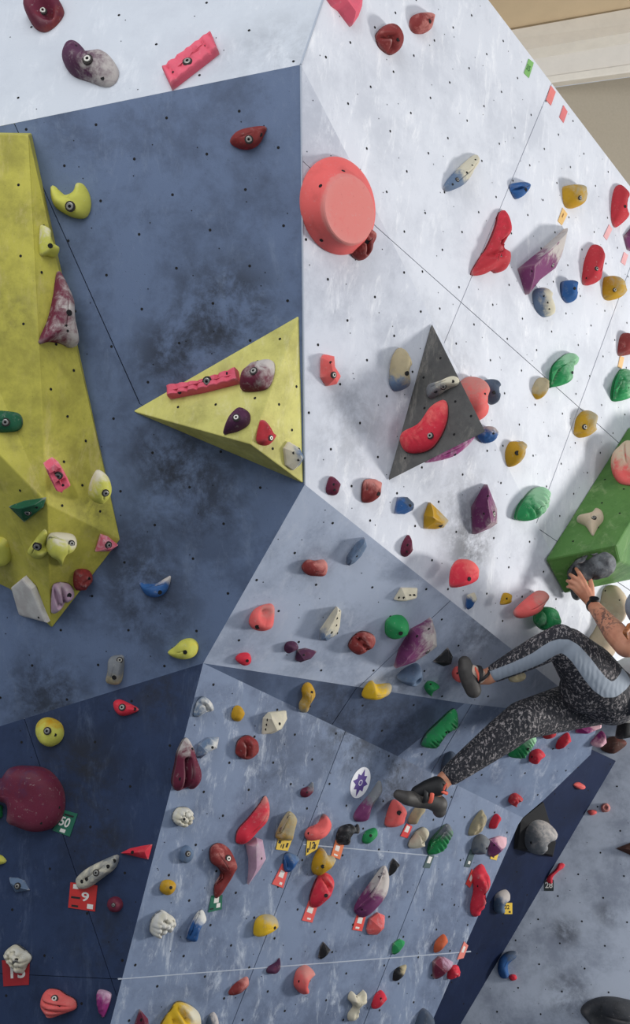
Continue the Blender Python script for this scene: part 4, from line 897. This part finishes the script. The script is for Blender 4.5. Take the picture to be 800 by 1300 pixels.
route_tag('F7', '623,1082 634,1079 630,1092 622,1090', YEL, 'small yellow tag under the purple and white wedge', [(.4, .2, .6, .6, BK_)])
route_tag('F7', '453,1160 464,1163 459,1182 447,1180', (222, 76, 66), 'red tag under the long purple and grey blade', [(.3, .45, .8, .85, WH), (.3, .1, .7, .22, WH)])
route_tag('F7', '589,1195 594,1200 588,1216 580,1218', (226, 130, 116), 'pale pink tag at the lower right rim', [(.3, .4, .75, .8, WH)])
route_tag('F7', '268,1137 282,1136 281,1154 264,1158', GRN, 'green-and-white tag under the bent claw hold', [(.35, .5, .75, .95, WH), (.6, .15, .9, .45, WH), (.1, .1, .4, .2, BK_)])
route_tag('F4', '671,75 677,80 671,99 665,93', (130, 186, 104), 'pale green tag at the top right slanting edge', [], ('35', (.15, .35, .85, .7), (60, 110, 60)))
route_tag('F4', '699,109 705,117 699,134 693,127', (232, 130, 124), 'red tag second along the top right slanting edge')
route_tag('F4', '715,134 720,142 715,156 710,149', (226, 124, 124), 'small red tag lowest along the top right slanting edge')
route_tag('F4', '714,264 720,272 713,286 708,281', (232, 190, 120), 'yellow tag below the upper mustard hold', [(.4, .5, .6, .8, (150, 110, 60))])
route_tag('F4', '773,285 777,291 770,305 766,300', (234, 176, 176), 'pale pink tag below the red oval at the right edge')
route_tag('F4', '792,320 797,324 793,337 788,333', (234, 176, 176), 'pale pink tag below the purple sliver')
route_tag('F4', '787,452 792,454 789,468 784,466', (238, 196, 140), 'pale orange tag below the dull red hold')
# round star sticker
def sticker():
    pl = FL['F7']; c = pl.hit((457.5, 993.5), .0012); a = pl.hit((464, 974), .0012)-c; b = pl.hit((468.5, 996), .0012)-c
    n = 40; V = [c+a*math.cos(2*math.pi*i/n)+b*math.sin(2*math.pi*i/n) for i in range(n)]
    v, f = prism(V, pl.n, .0012, -.0008); o = mesh_obj('wall_sticker', v, f, tmat((232, 232, 236))); fix_normals(o)
    tag(o, 'oval white sticker with a purple star on the lower wall', 'sticker')
    V = []; rr = [.90, .50, .70, .48, .82, .52, .74, .48, .92, .50, .70, .48, .86, .50, .72, .48]
    for i, r in enumerate(rr): t = 2*math.pi*i/16; V.append(c+pl.n*.0016+a*r*math.cos(t)+b*r*math.sin(t))
    V.append(c+pl.n*.0016); mesh_obj('star', V, [(i, (i+1) % 16, 16) for i in range(16)], tmat((86, 62, 136)), o)
    V = []
    for k in range(2):
        r = (.20, .14)[k]
        for i in range(16): t = 2*math.pi*i/16; V.append(c+pl.n*(.0022)+a*r*math.cos(t)+b*r*math.sin(t))
    mesh_obj('emblem', V, [(i, (i+1) % 16, 16+(i+1) % 16, 16+i) for i in range(16)], tmat((226, 222, 234)), o)
sticker()
# ------------------------------------------------------------------ the climber
H(531,'F4','745,817 757,822 800,858 812,874 796,876 768,852 750,836',.06,'facet','gblue','slate','blue-grey wedge hold behind the climber\'s lower forearm',wear=(0,0,.2))
def cone_mesh(bm, a, ra, b, rb, seg=16):
    d = b-a; L = d.length
    if L < 1e-6: d = Vector((0, 0, 1))
    d = d.normalized(); x = d.orthogonal().normalized(); y = d.cross(x); rows = []
    for k in range(1, 6): t = math.pi/2*(k/5); rows.append((a-d*(ra*math.cos(t)), ra*math.sin(t)))
    for k in range(1, 5): t = k/5; rows.append((a.lerp(b, t), ra+(rb-ra)*t))
    for k in range(0, 5): t = math.pi/2*(k/5); rows.append((b+d*(rb*math.sin(t)), rb*math.cos(t)))
    R = [[bm.verts.new(c+x*(r*math.cos(2*math.pi*s/seg))+y*(r*math.sin(2*math.pi*s/seg))) for s in range(seg)] for c, r in rows]
    for p, q in zip(R, R[1:]):
        for s in range(seg): t = (s+1) % seg; bm.faces.new((p[s], p[t], q[t], q[s]))
    v0 = bm.verts.new(a-d*ra); v1 = bm.verts.new(b+d*rb)
    for s in range(seg):
        t = (s+1) % seg; bm.faces.new((v0, R[0][t], R[0][s])); bm.faces.new((v1, R[-1][s], R[-1][t]))
def ball_mesh(bm, c, r, scale=(1, 1, 1), rot=None):
    M = Matrix.Translation(c) @ (rot.to_4x4() if rot else Matrix()) @ Matrix.Diagonal((*scale, 1))
    bmesh.ops.create_uvsphere(bm, u_segments=20, v_segments=14, radius=r, matrix=M)
def fuse(name, bm, voxel, smooth, mat, parent=None, origin=None, factor=.5):
    me = bpy.data.meshes.new('tmp'); bm.to_mesh(me); bm.free()
    o = bpy.data.objects.new('tmp', me); COL.objects.link(o)
    r = o.modifiers.new('r', 'REMESH'); r.mode = 'VOXEL'; r.voxel_size = voxel
    if smooth: s = o.modifiers.new('s', 'SMOOTH'); s.factor = factor; s.iterations = smooth
    dg = bpy.context.evaluated_depsgraph_get(); dg.update()
    me2 = bpy.data.meshes.new_from_object(o.evaluated_get(dg)); bpy.data.objects.remove(o); bpy.data.meshes.remove(me)
    og = origin if origin is not None else sum((v.co for v in me2.vertices), Vector())/max(1, len(me2.vertices))
    me2.transform(Matrix.Translation(-og)); me2.name = name
    me2.materials.clear()
    for m in (mat if isinstance(mat, list) else [mat]): me2.materials.append(m)
    me2.polygons.foreach_set('use_smooth', [True]*len(me2.polygons))
    ob = bpy.data.objects.new(name, me2); COL.objects.link(ob)
    if parent is not None: ob.parent = parent; ob.location = og-parent_world(parent)
    else: ob.location = og
    return ob
def chain(bm, pts, seg=16):
    for (a, ra), (b, rb) in zip(pts, pts[1:]): cone_mesh(bm, a, ra, b, rb, seg)
def surf_depth(key, p, default):
    o = HOLDS[key]; me = o.data; off = parent_world(o)
    bvh = BVHTree.FromPolygons([tuple(v.co+off) for v in me.vertices], [tuple(f.vertices) for f in me.polygons])
    loc, _, _, _ = bvh.ray_cast(CAM, ray(p).normalized())
    return (loc-CAM).dot(FW) if loc else default
def a3(x, y, d): return at((x, y), d)
# joints
hipN, kneeN, ankN = a3(772, 882, 4.24), a3(712, 812, 4.04), a3(619, 859, 4.13)
hipF, kneeF, ankF = a3(786, 880, 4.47), a3(664, 914, 4.20), a3(564, 990, 4.13)
pel = a3(787, 876, 4.38)
waist = a3(842, 858, 4.30); chest = a3(892, 832, 4.16); neck = a3(880, 800, 4.08); head = a3(830, 776, 4.02)
shN, shF = a3(884, 815, 3.94), a3(898, 846, 4.36)
elN, elF = a3(795, 820, 3.92), a3(806, 886, 4.36)
dH = surf_depth(52, (734, 735), 4.25)
wrN = a3(751, 766, dH-.075); wrF = a3(757, 843, 4.42)
palN = a3(741, 747, dH-.050)
# body (one skin)
M_SKIN, nt, b_ = newmat('skin')
co = N(nt, 'ShaderNodeTexCoord').outputs['Object']
ta = N(nt, 'ShaderNodeAttribute'); ta.attribute_name = 'tattoo'
c_ = mixc(nt, ramp(nt, noise_n(nt, co, 14, 4), .35, .7), srgb((206, 146, 116)), srgb((186, 122, 94)))
wv = N(nt, 'ShaderNodeTexWave'); wv.wave_type = 'RINGS'; wv.inputs['Scale'].default_value = 9; wv.inputs['Distortion'].default_value = 9; wv.inputs['Detail'].default_value = 2; wv.inputs['Detail Scale'].default_value = 5
nt.links.new(co, wv.inputs['Vector'])
c_ = mixc(nt, mul(nt, mul(nt, ramp(nt, wv.outputs['Fac'], .45, .75), ta.outputs['Fac']), .8), c_, srgb((66, 54, 54)))
nt.links.new(c_, b_.inputs['Base Color']); b_.inputs['Roughness'].default_value = .55; b_.inputs['Subsurface Weight'].default_value = .06; b_.inputs['Subsurface Scale'].default_value = .01
bm = bmesh.new()
chain(bm, [(hipN, .085), (kneeN, .048), (ankN, .034)]); chain(bm, [(hipF, .085), (kneeF, .05), (ankF, .034)])
chain(bm, [(ankN, .034), (a3(602, 860, 4.13), .030)]); chain(bm, [(ankF, .034), (a3(548, 1012, 4.12), .028)])
cone_mesh(bm, hipN, .10, hipF, .10); chain(bm, [(pel, .11), (waist, .10), (chest, .12)])
cone_mesh(bm, chest.lerp(shN, .75), .075, chest.lerp(shF, .75), .075); chain(bm, [(chest, .08), (neck, .052), (head.lerp(neck, .35), .050)])
# head: face turned toward the wall and up
fwd = (a3(742, 745, 4.30)-head).normalized()
upv = (head-neck).normalized(); upv = (upv-fwd*upv.dot(fwd)).normalized(); lft = upv.cross(fwd)
HR = Matrix((fwd, lft, upv)).transposed()
hp = lambda x, y, z: head+fwd*x+lft*y+upv*z
ball_mesh(bm, hp(-.005, 0, .025), .094, (1.02, .82, .95), HR)
ball_mesh(bm, hp(.025, 0, -.045), .066, (1.0, .85, 1.0), HR)
cone_mesh(bm, hp(.086, 0, .005), .009, hp(.106, 0, -.022), .013)          # nose
cone_mesh(bm, hp(.080, -.018, -.052), .008, hp(.080, .018, -.052), .008)  # lips
cone_mesh(bm, hp(.075, 0, -.09), .016, hp(.06, 0, -.098), .02)            # chin
for s in (-1, 1):
    ball_mesh(bm, hp(-.008, s*.080, -.012), .024, (.75, .35, 1.1), HR)    # ears
    cone_mesh(bm, hp(.080, s*.018, .024), .010, hp(.066, s*.046, .022), .011)  # brows
# arms
def arm(sh, el, wr):
    chain(bm, [(sh, .060), (sh.lerp(el, .45), .056), (el, .046)]); chain(bm, [(el, .047), (el.lerp(wr, .30), .049), (el.lerp(wr, .70), .035), (wr, .0265)])
arm(shN, elN, wrN); arm(shF, elF, wrF)
# near hand: palm, five fingers closed over the black hold
kn = [a3(741, 737.5, dH-.060), a3(736, 738.5, dH-.063), a3(731.5, 742, dH-.062), a3(729, 747, dH-.058)]
mid = [a3(735, 727, dH-.052), a3(727.5, 732, dH-.055), a3(724, 738.5, dH-.052), a3(723.5, 745, dH-.048)]
tip = [a3(731.5, 722, dH-.012), a3(724, 729.5, dH-.012), a3(720.5, 737.5, dH-.010), a3(720.5, 745, dH-.010)]
wr2 = [a3(750, 759, dH-.070), a3(748, 760.5, dH-.072), a3(746, 762, dH-.072), a3(745, 763.5, dH-.068)]
for k in range(4):
    chain(bm, [(wr2[k], .0135), (kn[k], .0118)], 12)
    r = (.0098, .0102, .0098, .0085)[k]
    chain(bm, [(kn[k], r*1.12), (mid[k], r), (tip[k], r*.82)], 10)
for k in range(3): cone_mesh(bm, wr2[k].lerp(kn[k], .5), .013, wr2[k+1].lerp(kn[k+1], .5), .013)
chain(bm, [(a3(751, 757, dH-.062), .015), (a3(751, 744, dH-.046), .0125), (a3(749, 734.5, dH-.022), .0098)], 12)
# far hand on the long tan hold
for k in range(4):
    o_ = k*3.0
    chain(bm, [(a3(757-o_*.1, 841+o_*.2, 4.42), .013), (a3(749-o_*.2, 833+o_*.9, 4.43), .0115), (a3(744-o_*.1, 829+o_*.9, 4.45), .0095), (a3(742, 832+o_*.9, 4.47), .008)], 10)
chain(bm, [(a3(756, 838, 4.42), .013), (a3(752, 829, 4.44), .010), (a3(749, 825, 4.46), .009)], 10)
person = fuse('person', bm, .0042, 3, M_SKIN, None, pel)
tag(person, 'climber in speckled black leggings with grey side stripes hanging below the green volume', 'person')
tv = []
off = Vector(person.location)
for v in person.data.vertices:
    p = v.co+off; ab_ = wrN-elN; t = (p-elN).dot(ab_)/ab_.length_squared
    d = (p-elN.lerp(wrN, max(0, min(1, t)))).length
    tv.append(max(0, 1-abs(t-.50)/.30)**.4 if (d < .06 and .2 < t < .8) else 0)
at_ = person.data.attributes.new('tattoo', 'FLOAT', 'POINT'); at_.data.foreach_set('value', tv)
M_EYE = plain('eye_white', (230, 226, 220), .3); M_LIP = plain('lip', (168, 84, 78), .5)
for s in (-1, 1):
    bm = bmesh.new(); ball_mesh(bm, hp(.074, s*.032, .004), .0125)
    me = bpy.data.meshes.new('eye'); bm.to_mesh(me); bm.free(); me.materials.append(M_EYE); me.transform(Matrix.Translation(-off))
    ob = bpy.data.objects.new('eye', me); COL.objects.link(ob); ob.parent = person
    bm = bmesh.new(); ball_mesh(bm, hp(.0835, s*.033, .003), .0052)
    me = bpy.data.meshes.new('pupil'); bm.to_mesh(me); bm.free(); me.materials.append(M_HOLE); me.transform(Matrix.Translation(-off))
    ob2 = bpy.data.objects.new('pupil', me); COL.objects.link(ob2); ob2.parent = ob
# leggings
M_LEG, nt, b_ = newmat('leggings_fabric')
co = N(nt, 'ShaderNodeTexCoord').outputs['Object']
st = N(nt, 'ShaderNodeAttribute'); st.attribute_name = 'stripe'
mp = N(nt, 'ShaderNodeMapping'); mp.inputs['Scale'].default_value = (1, 1, .6); nt.links.new(co, mp.inputs['Vector'])
spk = ramp(nt, noise_n(nt, mp.outputs[0], 105, 3, .6, .6), .535, .60)
spk2 = ramp(nt, noise_n(nt, co, 20, 3), .3, .6, .35, 1)
c_ = mixc(nt, mul(nt, spk, spk2), srgb((34, 35, 42)), srgb((150, 144, 144)))
c_ = mixc(nt, ramp(nt, st.outputs['Fac'], .48, .52), c_, srgb((146, 156, 168)))
nt.links.new(c_, b_.inputs['Base Color']); b_.inputs['Roughness'].default_value = .8
wr_ = N(nt, 'ShaderNodeTexWave'); wr_.inputs['Scale'].default_value = 14; wr_.inputs['Distortion'].default_value = 5; nt.links.new(co, wr_.inputs['Vector'])
bump(nt, b_, wr_.outputs['Fac'], .35, .003)
bm = bmesh.new()
midcN = kneeN.lerp(ankN, .30)-(kneeN-a3(712, 790, 4.04))*0; thN = hipN.lerp(kneeN, .45)
chain(bm, [(hipN, .125), (thN, .120), (kneeN.lerp(hipN, .15), .086), (kneeN, .064), (midcN, .062), (kneeN.lerp(ankN, .6), .052), (ankN.lerp(kneeN, .12), .040)], 22)
thF = hipF.lerp(kneeF, .45); 
chain(bm, [(hipF, .125), (thF, .104), (kneeF, .082), (kneeF.lerp(ankF, .3), .074), (kneeF.lerp(ankF, .65), .058), (ankF.lerp(kneeF, .10), .046)], 22)
cone_mesh(bm, hipN, .125, hipF, .12, 20); chain(bm, [(pel, .13), (pel.lerp(waist, .55), .112)], 20)
ball_mesh(bm, a3(776, 886, 4.28), .118); ball_mesh(bm, a3(742, 874, 4.19), .106)
leg = fuse('leggings', bm, .0065, 3, M_LEG, person)
offl = parent_world(leg)
vp = (CAM-kneeN).normalized()
lb = BVHTree.FromPolygons([tuple(v.co+offl) for v in leg.data.vertices], [tuple(f.vertices) for f in leg.data.polygons])
seam = []
for x, y, hw in ((621, 860, .024), (636, 855.5, .026), (652, 850, .028), (667, 844, .030), (682, 837, .031), (693, 829.5, .031), (703, 823.5, .031), (711, 821, .031), (719, 821.5, .032), (727, 826, .033), (735, 834, .034), (743, 844, .036), (752, 857, .037), (762, 869, .037), (772, 876, .037), (781, 875, .037), (789, 868, .037), (795, 859, .037)):
    loc, _, _, _ = lb.ray_cast(CAM, ray((x, y)).normalized())
    if loc: seam.append((loc, hw))
sv = []
for v in leg.data.vertices:
    p = v.co+offl; m_ = -1
    for (a, wa), (b, wb_) in zip(seam, seam[1:]):
        t = max(0, min(1, (p-a).dot(b-a)/(b-a).length_squared)); m_ = max(m_, .5+((wa+(wb_-wa)*t)-(p-a.lerp(b, t)).length)/.03)
    sv.append(max(0, min(1, m_)))
at_ = leg.data.attributes.new('stripe', 'FLOAT', 'POINT'); at_.data.foreach_set('value', sv)
# tank top
M_TOP = plain('tank_top_fabric', (104, 122, 146), .85, 0, .15, 20)
bm = bmesh.new(); chain(bm, [(pel.lerp(waist, .5), .120), (waist, .114), (chest, .136)], 20); cone_mesh(bm, chest.lerp(shN, .55), .088, chest.lerp(shF, .55), .088)
fuse('tank_top', bm, .008, 4, M_TOP, person)
bm = bmesh.new(); cone_mesh(bm, pel.lerp(waist, .38), .128, pel.lerp(waist, .58), .122, 24)
wb = fuse('shirt_hem', bm, .007, 3, plain('white_cotton', (224, 224, 226), .9, 0, .05, 20), person); wb['label'] = 'white shirt hem at the waist'
# beanie and hair
M_CAP = plain('beanie_grey', (138, 146, 156), .9, 0, .2, 40); M_OL = plain('beanie_trim', (140, 134, 60), .8)
bm = bmesh.new(); ball_mesh(bm, hp(-.012, 0, .040), .104, (1.04, .88, .93), HR)
fuse('beanie', bm, .006, 3, M_CAP, person)
def ring(name, c, ax, R, r, mat, parent, ex=1.0, seg=40):
    ax = ax.normalized(); x = ax.orthogonal().normalized(); y = ax.cross(x); V = []; Fc = []
    for i in range(seg):
        t = 2*math.pi*i/seg; rad = x*math.cos(t)+y*math.sin(t)
        for k in range(8): u = 2*math.pi*k/8; V.append(c+rad*(R+r*math.cos(u))+ax*(r*ex*math.sin(u)))
    for i in range(seg):
        for k in range(8): j = (i+1) % seg; l = (k+1) % 8; Fc.append((i*8+k, j*8+k, j*8+l, i*8+l))
    return mesh_obj(name, V, Fc, mat, parent, smooth=True)
ring('beanie_trim', hp(-.012, 0, .018), upv*1.0+fwd*.25, .098, .006, M_OL, person, 1.6)
M_HAIR, nt, b_ = newmat('hair_ginger'); co = N(nt, 'ShaderNodeTexCoord').outputs['Object']
c_ = mixc(nt, ramp(nt, noise_n(nt, co, 60, 4), .35, .65), srgb((176, 104, 52)), srgb((112, 62, 30))); nt.links.new(c_, b_.inputs['Base Color']); b_.inputs['Roughness'].default_value = .5
bm = bmesh.new(); rr = random.Random(5)
for k in range(26):
    a = hp(-.05+rr.uniform(-.035, .03), rr.uniform(-.075, .075), -.01); dwn = Vector((0, 0, -1))
    p1 = a+dwn*.07+lft*rr.uniform(-.02, .02)-fwd*.02; p2 = p1+dwn*.08+fwd*rr.uniform(-.02, .02)
    chain(bm, [(a, .016), (p1, .013), (p2, .006)], 8)
chain(bm, [(hp(.0, .075, -.015), .016), (a3(800, 795, 3.86), .014), (a3(794, 803, 3.84), .011), (a3(797, 811, 3.84), .004)], 8)
fuse('hair', bm, .004, 1, M_HAIR, person)
# watch, bracelet
M_BLK = plain('black_rubber', (22, 23, 26), .5); M_GLS = plain('watch_glass', (30, 34, 40), .15)
axw = (wrN-elN).normalized(); cw = wrN.lerp(elN, .06)
ws = ring('watch', cw, axw, .0275, .0042, M_BLK, person, 2.6)
fd = (vp+RT*.35); fd = (fd-axw*fd.dot(axw)).normalized(); c0 = cw+fd*.0275; x = axw; y = fd.cross(axw)
def disc(name, c, n, R, t, mat, parent, seg=24):
    n = n.normalized(); x = n.orthogonal().normalized(); y = n.cross(x)
    P = [c+x*R*math.cos(2*math.pi*i/seg)+y*R*math.sin(2*math.pi*i/seg) for i in range(seg)]
    v, f = prism(P, n, t, -t*.2); o = mesh_obj(name, v, f, mat, parent); fix_normals(o); return o
disc('watch_case', c0, fd, .021, .009, M_BLK, ws); disc('watch_face', c0+fd*.009, fd, .016, .0015, M_GLS, ws)
ring('bracelet', wrF.lerp(elF, .05), (elF-wrF), .026, .004, M_BLK, person, 2.2)
# climbing shoes
M_RUB = plain('shoe_rubber', (74, 71, 68), .6, 0, .35, 22); M_STR = plain('shoe_strap', (20, 20, 22), .6); M_ORG = plain('shoe_coral_leather', (214, 92, 70), .65); M_PALE = plain('shoe_pale_leather', (196, 176, 160), .7)
def shoe(pts, lab):
    bm = bmesh.new()
    chain(bm, pts, 16); s = fuse('climbing_shoe', bm, .0045, 4, M_RUB, person); s['label'] = lab; return s
dA = surf_depth(71, (586, 852), 4.15)
sA = shoe([(a3(590, 841, dA-.035), .028), (a3(592, 851, dA-.042), .036), (a3(597, 865, dA-.045), .038), (a3(601, 876, dA-.042), .034)], 'raised climbing shoe of worn grey rubber with black straps')
bm = bmesh.new(); chain(bm, [(a3(600, 853, dA-.045), .030), (a3(607, 858, dA-.035), .034)], 16); fuse('shoe_upper', bm, .005, 3, M_PALE, sA)
axA = (a3(620, 860, 4.13)-a3(598, 857, dA-.04))
ring('strap', a3(606, 857, dA-.040), axA+RT*.05-UP*.02, .037, .0045, M_STR, sA, 2.4)
ring('strap', a3(611, 858, dA-.036), axA-UP*.10, .037, .0040, M_STR, sA, 1.8)
ring('strap', a3(602.5, 857, dA-.042), axA+UP*.03, .0385, .0030, M_ORG, sA, 2.0)['label'] = 'coral edging strap'
dB = surf_depth(137, (508, 1018), 4.1)
sB = shoe([(a3(506, 1009, dB-.030), .022), (a3(516, 1013, dB-.035), .030), (a3(531, 1015, 4.10), .035), (a3(546, 1016, 4.11), .036), (a3(557, 1021, 4.12), .038), (a3(558, 1029, 4.12), .030)], 'lower climbing shoe toeing the coral hold')
bm = bmesh.new(); chain(bm, [(a3(530, 1006, 4.10), .028), (a3(543, 1001, 4.10), .036), (a3(555, 998, 4.11), .042)], 16); fuse('shoe_upper', bm, .005, 3, M_STR, sB)
axB = (a3(560, 1012, 4.12)-a3(520, 1008, 4.08))
ring('strap', a3(536, 1008, 4.10), axB, .040, .0035, M_STR, sB, 3.0)
r1 = ring('strap', a3(543, 1008, 4.11), axB, .0445, .0030, M_ORG, sB, 3.2); r1['label'] = 'coral strap'
r2 = ring('strap', a3(556, 1001, 4.12), (ankF-a3(552, 1014, 4.12)), .044, .0032, M_ORG, sB, 2.0); r2['label'] = 'coral ankle strap'
bm = bmesh.new(); cone_mesh(bm, a3(563, 1002, 4.08), .007, a3(567, 995, 4.08), .004, 8); fuse('pull_loop', bm, .003, 1, M_ORG, sB)
# chalk bag behind the hip
bm = bmesh.new(); chain(bm, [(a3(797, 888, 4.16), .034), (a3(806, 898, 4.16), .040)], 16)
cbg = fuse('chalk_bag', bm, .005, 2, plain('bag_fabric', (40, 44, 52), .85, 0, .3, 30), person); cbg['label'] = 'dark chalk bag at the waist'
